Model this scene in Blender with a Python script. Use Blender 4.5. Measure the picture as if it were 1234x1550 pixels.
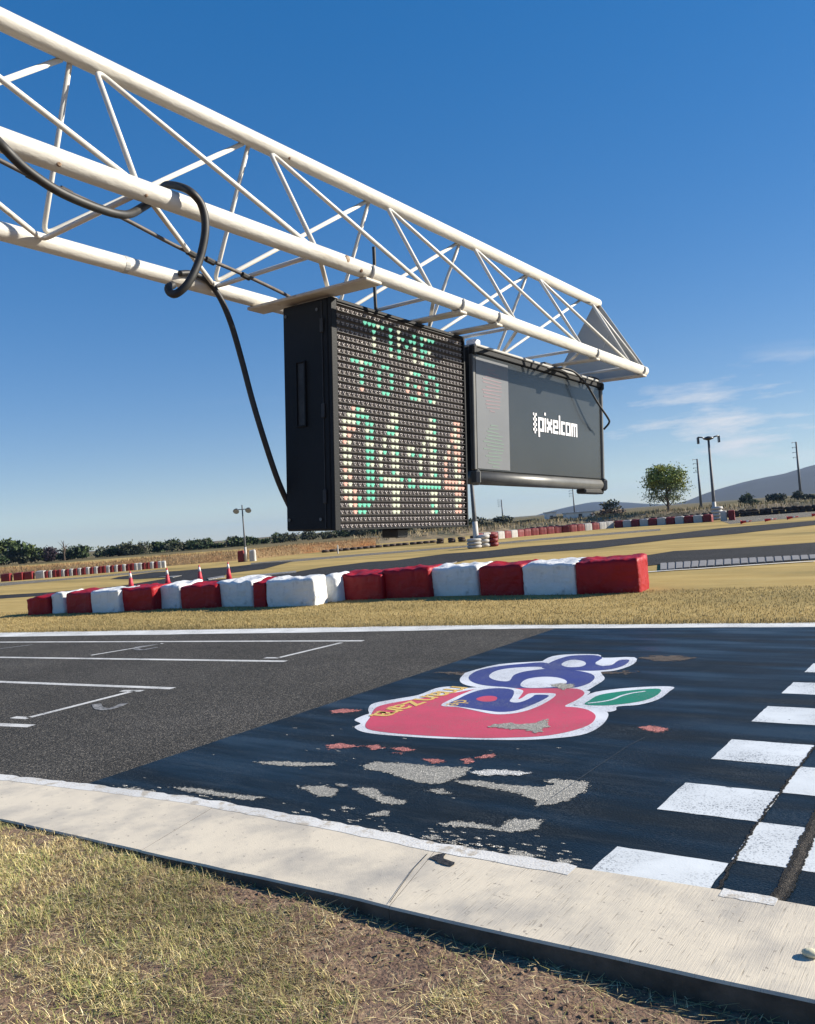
import bpy, math, random
import numpy as np
from mathutils import Vector, Matrix

for o in list(bpy.data.objects):
    bpy.data.objects.remove(o, do_unlink=True)
scene = bpy.context.scene
COL = scene.collection
R = math.radians
rnd = random.Random(7)

# ------------------------------------------------------------------ camera
cam_d = bpy.data.cameras.new('camera')
cam = bpy.data.objects.new('camera', cam_d)
COL.objects.link(cam)
cam_d.sensor_fit = 'VERTICAL'
cam_d.sensor_height = 24.0
cam_d.lens = 19.2
cam_d.clip_start = 0.05
cam_d.clip_end = 20000
CR = Vector((0.79946285, 0.59533935, -0.08018856))
CU = Vector((0.07393854, 0.03495287, 0.99665008))
CF = Vector((-0.59614784, 0.80271374, 0.016075))
m = Matrix((CR, CU, -CF)).transposed().to_4x4()
m.translation = (0, 0, 1.6)
cam.matrix_world = m
scene.camera = cam

# ------------------------------------------------------------------ sun and sky
SUN_EL, SUN_AZ = 25.0, 42.0            # azimuth counted from +X towards +Y
sun_d = bpy.data.lights.new('sun', 'SUN')
sun_d.energy = 5.0
sun_d.angle = R(0.53)
sun_d.color = (1.0, 0.915, 0.785)
sun = bpy.data.objects.new('sun', sun_d)
COL.objects.link(sun)
sv = Vector((math.cos(R(SUN_AZ)) * math.cos(R(SUN_EL)), math.sin(R(SUN_AZ)) * math.cos(R(SUN_EL)), math.sin(R(SUN_EL))))
sun.rotation_euler = sv.to_track_quat('Z', 'Y').to_euler()
sun.location = (20, 20, 20)

world = bpy.data.worlds.new('World')
scene.world = world
world.use_nodes = True
wn = world.node_tree
wn.nodes.clear()
sky = wn.nodes.new('ShaderNodeTexSky')
sky.sky_type = 'NISHITA'
sky.sun_disc = False
sky.sun_elevation = R(SUN_EL)
sky.sun_rotation = R(90 - SUN_AZ)
sky.altitude = 1500
sky.air_density = 1.0
sky.dust_density = 0.1
sky.ozone_density = 3.0
bg = wn.nodes.new('ShaderNodeBackground')
bg.inputs['Strength'].default_value = 0.150
wout = wn.nodes.new('ShaderNodeOutputWorld')
# thin fair-weather cloud streaks low in the sky
GATE = (4.3, 12.6, 0.4)
tc = wn.nodes.new('ShaderNodeTexCoord')
mp = wn.nodes.new('ShaderNodeMapping')
mp.inputs['Scale'].default_value = (5.0, 5.0, 26.0)
mp.inputs['Location'].default_value = (2.37, 4.8, 2.2)
nz = wn.nodes.new('ShaderNodeTexNoise')
nz.inputs['Scale'].default_value = 1.6
nz.inputs['Detail'].default_value = 7
nz.inputs['Roughness'].default_value = 0.6
cr = wn.nodes.new('ShaderNodeValToRGB')
cr.color_ramp.elements[0].position = 0.53
cr.color_ramp.elements[1].position = 0.72
sx = wn.nodes.new('ShaderNodeSeparateXYZ')
band = wn.nodes.new('ShaderNodeValToRGB')     # clouds live in a low belt above the horizon
e = band.color_ramp.elements
e[0].position, e[0].color = 0.02, (0, 0, 0, 1)
e[1].position, e[1].color = 0.06, (1, 1, 1, 1)
for p, v in ((0.11, 1.0), (0.17, 0.0)):
    q = e.new(p)
    q.color = (v, v, v, 1)
mul = wn.nodes.new('ShaderNodeMath')
mul.operation = 'MULTIPLY'
mul2 = wn.nodes.new('ShaderNodeMath')
mul2.operation = 'MULTIPLY'
mul2.inputs[1].default_value = 0.85
mix = wn.nodes.new('ShaderNodeMixRGB')
mix.inputs['Color2'].default_value = (2.75, 2.8, 2.9, 1)
lk = wn.links.new
lk(tc.outputs['Generated'], mp.inputs['Vector'])
lk(mp.outputs[0], nz.inputs['Vector'])
lk(nz.outputs['Fac'], cr.inputs[0])
lk(tc.outputs['Generated'], sx.inputs[0])
lk(sx.outputs['Z'], band.inputs[0])
lk(cr.outputs[0], mul.inputs[0])
lk(band.outputs[0], mul.inputs[1])
gz = wn.nodes.new('ShaderNodeTexNoise')          # clouds come in one loose field
gz.inputs['Scale'].default_value = 1.15
gz.inputs['Detail'].default_value = 1
gmap = wn.nodes.new('ShaderNodeMapping')
gmap.inputs['Location'].default_value = GATE
gr_ = wn.nodes.new('ShaderNodeValToRGB')
gr_.color_ramp.elements[0].position, gr_.color_ramp.elements[1].position = 0.47, 0.56
gmul = wn.nodes.new('ShaderNodeMath')
gmul.operation = 'MULTIPLY'
lk(tc.outputs['Generated'], gmap.inputs[0])
lk(gmap.outputs[0], gz.inputs['Vector'])
lk(gz.outputs['Fac'], gr_.inputs[0])
lk(mul.outputs[0], gmul.inputs[0])
lk(gr_.outputs[0], gmul.inputs[1])
lk(gmul.outputs[0], mul2.inputs[0])
lk(mul2.outputs[0], mix.inputs['Fac'])
hs = wn.nodes.new('ShaderNodeHueSaturation')      # the clear high-altitude blue of the day
hs.inputs['Saturation'].default_value = 1.22
hs.inputs['Hue'].default_value = 0.518
lk(sky.outputs[0], hs.inputs['Color'])
gm = wn.nodes.new('ShaderNodeGamma')              # even out the step from zenith to horizon
gm.inputs['Gamma'].default_value = 0.50
h2 = wn.nodes.new('ShaderNodeHueSaturation')
h2.inputs['Saturation'].default_value = 1.42
lk(hs.outputs[0], gm.inputs['Color'])
lk(gm.outputs[0], h2.inputs['Color'])
lk(h2.outputs[0], mix.inputs['Color1'])
lk(mix.outputs[0], bg.inputs['Color'])
lk(bg.outputs[0], wout.inputs[0])

vs = scene.view_settings
vs.view_transform = 'Standard'
vs.look = 'None'
vs.exposure = 0.90
vs.gamma = 1.0
vs.use_curve_mapping = False

# ------------------------------------------------------------------ helpers
def material(name, c1, c2=None, scale=8.0, rough=0.8, detail=4.0, bump=0.0, bscale=None, metal=0.0, spec=0.5,
             lo=0.35, hi=0.65, c3=None, scale3=1.0, f3=(0.5, 0.6), attr=None, stretch=None, coat=0.0, bdist=0.01):
    m = bpy.data.materials.new(name)
    m.use_nodes = True
    nt = m.node_tree
    b = nt.nodes['Principled BSDF']
    b.inputs['Roughness'].default_value = rough
    b.inputs['Metallic'].default_value = metal
    b.inputs['Specular IOR Level'].default_value = spec
    b.inputs['Coat Weight'].default_value = coat
    L = nt.links.new
    tc = nt.nodes.new('ShaderNodeTexCoord')
    vec = tc.outputs['Object']
    if stretch:
        mp = nt.nodes.new('ShaderNodeMapping')
        mp.inputs['Scale'].default_value = stretch
        L(vec, mp.inputs[0])
        vec = mp.outputs[0]
    n = nt.nodes.new('ShaderNodeTexNoise')
    n.inputs['Scale'].default_value = scale
    n.inputs['Detail'].default_value = detail
    n.inputs['Roughness'].default_value = 0.65
    L(vec, n.inputs['Vector'])
    r = nt.nodes.new('ShaderNodeValToRGB')
    r.color_ramp.elements[0].position = lo
    r.color_ramp.elements[1].position = hi
    r.color_ramp.elements[0].color = (*c1, 1)
    r.color_ramp.elements[1].color = (*(c2 or c1), 1)
    L(n.outputs['Fac'], r.inputs[0])
    out = r.outputs[0]
    if c3 is not None:
        n3 = nt.nodes.new('ShaderNodeTexNoise')
        n3.inputs['Scale'].default_value = scale3
        n3.inputs['Detail'].default_value = 6
        n3.inputs['Roughness'].default_value = 0.6
        L(vec, n3.inputs['Vector'])
        r3 = nt.nodes.new('ShaderNodeValToRGB')
        r3.color_ramp.elements[0].position, r3.color_ramp.elements[1].position = f3
        L(n3.outputs['Fac'], r3.inputs[0])
        mx = nt.nodes.new('ShaderNodeMixRGB')
        L(r3.outputs[0], mx.inputs['Fac'])
        L(out, mx.inputs['Color1'])
        mx.inputs['Color2'].default_value = (*c3, 1)
        out = mx.outputs[0]
    if attr:
        at = nt.nodes.new('ShaderNodeAttribute')
        at.attribute_name = attr
        mx = nt.nodes.new('ShaderNodeMixRGB')
        mx.blend_type = 'MULTIPLY'
        mx.inputs['Fac'].default_value = 1
        L(at.outputs['Color'], mx.inputs['Color1'])
        L(out, mx.inputs['Color2'])
        out = mx.outputs[0]
    L(out, b.inputs['Base Color'])
    if bump:
        nb = nt.nodes.new('ShaderNodeTexNoise')
        nb.inputs['Scale'].default_value = bscale or scale * 2
        nb.inputs['Detail'].default_value = 5
        L(vec, nb.inputs['Vector'])
        bp = nt.nodes.new('ShaderNodeBump')
        bp.inputs['Strength'].default_value = bump
        bp.inputs['Distance'].default_value = bdist
        L(nb.outputs['Fac'], bp.inputs['Height'])
        L(bp.outputs[0], b.inputs['Normal'])
    return m

def emitter(name, col, strength):
    m = bpy.data.materials.new(name)
    m.use_nodes = True
    b = m.node_tree.nodes['Principled BSDF']
    b.inputs['Base Color'].default_value = (*[0.5 * c for c in col], 1)
    b.inputs['Roughness'].default_value = 0.25
    b.inputs['Emission Color'].default_value = (*col, 1)
    b.inputs['Emission Strength'].default_value = strength
    return m

THIN = []
class MB:
    """collects geometry in world coordinates, links it as one mesh object"""
    def __init__(s):
        s.v = []
        s.f = []
        s.mi = []
    def add(s, v, f):
        k = len(s.v)
        s.v += [tuple(p) for p in v]
        s.f += [tuple(i + k for i in q) for q in f]
        return s
    def box(s, c, sx, sy, sz, ax=None, bevel=0.0):
        X, Y, Z = ax or (Vector((1, 0, 0)), Vector((0, 1, 0)), Vector((0, 0, 1)))
        c = Vector(c)
        hx, hy, hz = sx / 2, sy / 2, sz / 2
        if bevel <= 0:
            v = [c + X * (hx * i) + Y * (hy * j) + Z * (hz * k) for k in (-1, 1) for j in (-1, 1) for i in (-1, 1)]
            return s.add(v, [(0, 2, 3, 1), (4, 5, 7, 6), (0, 1, 5, 4), (2, 6, 7, 3), (0, 4, 6, 2), (1, 3, 7, 5)])
        b = min(bevel, hx * .9, hy * .9, hz * .9)
        # chamfered box: 24 vertices
        v = []
        idx = {}
        for k in (-1, 1):
            for j in (-1, 1):
                for i in (-1, 1):
                    for a, (dx, dy, dz) in enumerate(((0, b, b), (b, 0, b), (b, b, 0))):
                        idx[(i, j, k, a)] = len(v)
                        v.append(c + X * (i * (hx - dx)) + Y * (j * (hy - dy)) + Z * (k * (hz - dz)))
        f = []
        for sg in (-1, 1):
            f.append([idx[(sg, j, k, 0)] for j, k in ((-1, -1), (1, -1), (1, 1), (-1, 1))])
            f.append([idx[(i, sg, k, 1)] for i, k in ((-1, -1), (1, -1), (1, 1), (-1, 1))])
            f.append([idx[(i, j, sg, 2)] for i, j in ((-1, -1), (1, -1), (1, 1), (-1, 1))])
        for p in (-1, 1):
            for q in (-1, 1):
                f.append([idx[(p, q, -1, 0)], idx[(p, q, 1, 0)], idx[(p, q, 1, 1)], idx[(p, q, -1, 1)]])
                f.append([idx[(p, -1, q, 0)], idx[(p, 1, q, 0)], idx[(p, 1, q, 2)], idx[(p, -1, q, 2)]])
                f.append([idx[(-1, p, q, 1)], idx[(1, p, q, 1)], idx[(1, p, q, 2)], idx[(-1, p, q, 2)]])
                for r_ in (-1, 1):
                    f.append([idx[(p, q, r_, a)] for a in range(3)])
        return s.add(v, f)
    def tube(s, pts, r, n=8, caps=True):
        pts = [Vector(p) for p in pts]
        rs = r if isinstance(r, (list, tuple)) else [r] * len(pts)
        t0 = (pts[1] - pts[0]).normalized()
        up = Vector((0, 0, 1)) if abs(t0.z) < 0.9 else Vector((1, 0, 0))
        a = t0.cross(up).normalized()
        v = []
        for i, p in enumerate(pts):
            if i == 0:
                t = t0
            elif i == len(pts) - 1:
                t = (pts[i] - pts[i - 1]).normalized()
            else:
                t = (pts[i + 1] - pts[i - 1]).normalized()
            a = (a - t * a.dot(t)).normalized()
            b = t.cross(a)
            v += [p + (a * math.cos(2 * math.pi * k / n) + b * math.sin(2 * math.pi * k / n)) * rs[i] for k in range(n)]
        f = []
        for i in range(len(pts) - 1):
            for k in range(n):
                k2 = (k + 1) % n
                f.append((i * n + k, i * n + k2, (i + 1) * n + k2, (i + 1) * n + k))
        if caps:
            f.append(tuple(range(n - 1, -1, -1)))
            f.append(tuple((len(pts) - 1) * n + k for k in range(n)))
        return s.add(v, f)
    def lathe(s, c, prof, n=12, ax=None):
        X, Y, Z = ax or (Vector((1, 0, 0)), Vector((0, 1, 0)), Vector((0, 0, 1)))
        c = Vector(c)
        v = []
        for r_, z in prof:
            v += [c + Z * z + (X * math.cos(2 * math.pi * k / n) + Y * math.sin(2 * math.pi * k / n)) * r_ for k in range(n)]
        f = []
        for i in range(len(prof) - 1):
            for k in range(n):
                k2 = (k + 1) % n
                f.append((i * n + k, i * n + k2, (i + 1) * n + k2, (i + 1) * n + k))
        f.append(tuple(range(n - 1, -1, -1)))
        f.append(tuple((len(prof) - 1) * n + k for k in range(n)))
        return s.add(v, f)
    def prism(s, poly, z0, z1):
        """vertical prism over an xy polygon"""
        n = len(poly)
        ar = sum(poly[i][0] * poly[(i + 1) % n][1] - poly[(i + 1) % n][0] * poly[i][1] for i in range(n))
        if ar < 0:
            poly = poly[::-1]
        v = [(p[0], p[1], z0) for p in poly] + [(p[0], p[1], z1) for p in poly]
        f = [tuple(range(n - 1, -1, -1)), tuple(range(n, 2 * n))]
        f += [(i, (i + 1) % n, n + (i + 1) % n, n + i) for i in range(n)]
        return s.add(v, f)
    def sheet(s, poly, z):
        n = len(poly)
        ar = sum(poly[i][0] * poly[(i + 1) % n][1] - poly[(i + 1) % n][0] * poly[i][1] for i in range(n))
        if ar < 0:
            poly = poly[::-1]
        return s.add([(p[0], p[1], z) for p in poly], [tuple(range(n))])
    def strip(s, A, B, za, zb=None):
        zb = za if zb is None else zb
        n = len(A)
        v = [(p[0], p[1], za) for p in A] + [(p[0], p[1], zb) for p in B]
        f = [(i, i + 1, n + i + 1, n + i) for i in range(n - 1)]
        p0, p1, p2 = Vector(v[0]), Vector(v[1]), Vector(v[n])
        if (p1 - p0).cross(p2 - p0).z < 0:
            f = [q[::-1] for q in f]
        return s.add(v, f)
    def build(s, name, mat, parent=None, smooth=False, label=None, cat=None, group=None, kind=None):
        off = Vector((0, 0, 0))
        p = p0 = parent
        while p is not None:
            off += p.location
            p = p.parent
        if p0 in THIN:                      # coats of paint are only a millimetre or two thick
            s.v = [(q[0], q[1], q[2] * 0.35) for q in s.v]
        me = bpy.data.meshes.new(name)
        me.from_pydata([tuple(Vector(q) - off) for q in s.v] if off.length > 0 else s.v, [], s.f)
        for mt in (mat if isinstance(mat, list) else [mat]):
            me.materials.append(mt)
        if smooth:
            me.polygons.foreach_set('use_smooth', [True] * len(me.polygons))
        me.update()
        o = bpy.data.objects.new(name, me)
        COL.objects.link(o)
        if parent is not None:
            o.parent = parent
        tag(o, label, cat, group, kind)
        return o

def tag(o, label=None, cat=None, group=None, kind=None):
    if label: o['label'] = label
    if cat: o['category'] = cat
    if group: o['group'] = group
    if kind: o['kind'] = kind
    return o

def empty(name, loc, label, cat, group=None):
    o = bpy.data.objects.new(name, None)
    o.empty_display_size = 0.2
    COL.objects.link(o)
    o.location = loc
    return tag(o, label, cat, group)

def np_mesh(name, v, f, mat, col=None, parent=None, smooth=False):
    me = bpy.data.meshes.new(name)
    n, k = len(f), f.shape[1]
    me.vertices.add(len(v))
    me.vertices.foreach_set('co', np.asarray(v, np.float32).ravel())
    me.loops.add(n * k)
    me.loops.foreach_set('vertex_index', np.asarray(f, np.int32).ravel())
    me.polygons.add(n)
    me.polygons.foreach_set('loop_start', np.arange(0, n * k, k, dtype=np.int32))
    me.polygons.foreach_set('loop_total', np.full(n, k, np.int32))
    if smooth:
        me.polygons.foreach_set('use_smooth', np.ones(n, bool))
    if col is not None:
        a = me.color_attributes.new('Col', 'FLOAT_COLOR', 'POINT')
        a.data.foreach_set('color', np.asarray(np.c_[col, np.ones(len(col))], np.float32).ravel())
    me.materials.append(mat)
    me.update()
    me.validate()
    o = bpy.data.objects.new(name, me)
    COL.objects.link(o)
    if parent is not None:
        o.parent = parent
    return o

def smooth_path(pts, k=6):
    pts = [Vector(p) for p in pts]
    out = []
    P = [pts[0] * 2 - pts[1]] + pts + [pts[-1] * 2 - pts[-2]]
    for i in range(1, len(P) - 2):
        a, b, c, d = P[i - 1], P[i], P[i + 1], P[i + 2]
        for j in range(k):
            t = j / k
            out.append(0.5 * ((2 * b) + (c - a) * t + (2 * a - 5 * b + 4 * c - d) * t * t + (3 * b - a - 3 * c + d) * t ** 3))
    out.append(pts[-1])
    return out

def smooth_closed(pts, k=4):
    n = len(pts)
    P = [Vector((p[0], p[1], 0)) for p in pts]
    out = []
    for i in range(n):
        a, b, c, d = P[i - 1], P[i], P[(i + 1) % n], P[(i + 2) % n]
        for j in range(k):
            t = j / k
            q = 0.5 * ((2 * b) + (c - a) * t + (2 * a - 5 * b + 4 * c - d) * t * t + (3 * b - a - 3 * c + d) * t ** 3)
            out.append((q.x, q.y))
    return out

def ragged(pts, amp, step, r):
    """polygon outline broken up into an irregular, chipped edge"""
    out = []
    n = len(pts)
    for i in range(n):
        a, b = Vector(pts[i]), Vector(pts[(i + 1) % n])
        d = b - a
        k = max(1, int(d.length / step))
        nn = Vector((-d.y, d.x)).normalized() if d.length > 1e-6 else Vector((0, 0))
        for j in range(k):
            t = (j + (r.uniform(-.3, .3) if j else 0)) / k
            out.append(tuple(a + d * t + nn * r.uniform(-amp, amp)))
    return out

def sd_poly(p, poly):
    x, y = p
    d = 1e9
    ins = False
    n = len(poly)
    for i in range(n):
        ax, ay = poly[i]
        bx, by = poly[(i + 1) % n]
        ex, ey = bx - ax, by - ay
        t = max(0, min(1, ((x - ax) * ex + (y - ay) * ey) / (ex * ex + ey * ey + 1e-12)))
        d = min(d, (x - ax - t * ex) ** 2 + (y - ay - t * ey) ** 2)
        if (ay > y) != (by > y) and x < ex * (y - ay) / (by - ay + 1e-12) + ax:
            ins = not ins
    return math.sqrt(d) * (1 if ins else -1)

def sd_sheet(name, cells, z, mat, parent):
    """sheet of quads carrying the distance to a worn outline; the material frays the edge"""
    vid, v, sd, f = {}, [], [], []
    for quad in cells:
        q = []
        for key, xy, d in quad:
            if key not in vid:
                vid[key] = len(v)
                v.append((xy[0], xy[1], z))
                sd.append(d)
            q.append(vid[key])
        f.append(tuple(q))
    o = MB().add(v, f).build(name, mat, parent)
    at = o.data.attributes.new('sd', 'FLOAT', 'POINT')
    at.data.foreach_set('value', sd)
    return o

def patch_cells(poly, margin):
    xs_ = [p[0] for p in poly]
    ys_ = [p[1] for p in poly]
    sz = max(max(xs_) - min(xs_), max(ys_) - min(ys_))
    st = max(.008, sz / 44)
    nx, ny = int((max(xs_) - min(xs_) + 2 * margin) / st) + 1, int((max(ys_) - min(ys_) + 2 * margin) / st) + 1
    P = {}
    for i in range(nx + 1):
        for j in range(ny + 1):
            p = (min(xs_) - margin + i * st, min(ys_) - margin + j * st)
            P[(i, j)] = (p, sd_poly(p, poly))
    out = []
    for i in range(nx):
        for j in range(ny):
            ks = [(i, j), (i + 1, j), (i + 1, j + 1), (i, j + 1)]
            if max(P[k][1] for k in ks) > -margin:
                out.append([(k, *P[k]) for k in ks])
    return out

def strip_cells(pts, w):
    a = [Vector(p) for p in pts]
    rows = []
    for i, p in enumerate(a):
        d = (a[min(i + 1, len(a) - 1)] - a[max(i - 1, 0)]).normalized()
        n = Vector((-d.y, d.x))
        rows.append([((i, j), tuple(p + n * w * j / 3), w * (.55 - abs(j) / 3)) for j in range(-3, 4)])
    return [[rows[i][j], rows[i + 1][j], rows[i + 1][j + 1], rows[i][j + 1]] for i in range(len(a) - 1) for j in range(6)]

def frayed(name, c1, c2, soft, scale=38, rough=0.9, grain=185, keep=0.0):
    m = asphalt_material(name, c1, c2, grain, rough, 0.48, 2.1, 0.6)
    nt = m.node_tree
    b = nt.nodes['Principled BSDF']
    L = nt.links.new
    tc = next(n for n in nt.nodes if n.type == 'TEX_COORD')
    at = nt.nodes.new('ShaderNodeAttribute')
    at.attribute_name = 'sd'
    nz = nt.nodes.new('ShaderNodeTexNoise')
    nz.inputs['Scale'].default_value = scale
    nz.inputs['Detail'].default_value = 9
    nz.inputs['Roughness'].default_value = 0.7
    L(tc.outputs['Object'], nz.inputs['Vector'])
    k1 = nt.nodes.new('ShaderNodeMath')
    k1.operation = 'MULTIPLY_ADD'                 # distance / soft + noise
    k1.inputs[1].default_value = 1 / soft
    L(at.outputs['Fac'], k1.inputs[0])
    k0 = nt.nodes.new('ShaderNodeMath')
    k0.operation = 'MULTIPLY_ADD'
    k0.inputs[1].default_value = 4.6
    k0.inputs[2].default_value = -2.3 + keep
    L(nz.outputs['Fac'], k0.inputs[0])
    L(k0.outputs[0], k1.inputs[2])
    r = nt.nodes.new('ShaderNodeValToRGB')
    r.color_ramp.elements[0].position, r.color_ramp.elements[1].position = 0.0, 0.22
    L(k1.outputs[0], r.inputs[0])
    L(r.outputs[0], b.inputs['Alpha'])
    return m

def resample(pts, n, bysteps=None):
    P = [Vector((p[0], p[1])) for p in pts]
    ls = [0]
    for a, b in zip(P, P[1:]):
        ls.append(ls[-1] + (b - a).length)
    out = []
    for i in range(n):
        s_ = ls[-1] * i / (n - 1)
        j = max(q for q in range(len(ls) - 1) if ls[q] <= s_ + 1e-9)
        t = (s_ - ls[j]) / (ls[j + 1] - ls[j])
        out.append(tuple(P[j].lerp(P[j + 1], min(1, t))))
    return out

def y_at(pts, x):
    for a, b in zip(pts, pts[1:]):
        lo, hi = (a, b) if a[0] < b[0] else (b, a)
        if lo[0] <= x <= hi[0]:
            t = (x - lo[0]) / (hi[0] - lo[0])
            return lo[1] + (hi[1] - lo[1]) * t
    return pts[0][1] if x < pts[0][0] else pts[-1][1]

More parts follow.
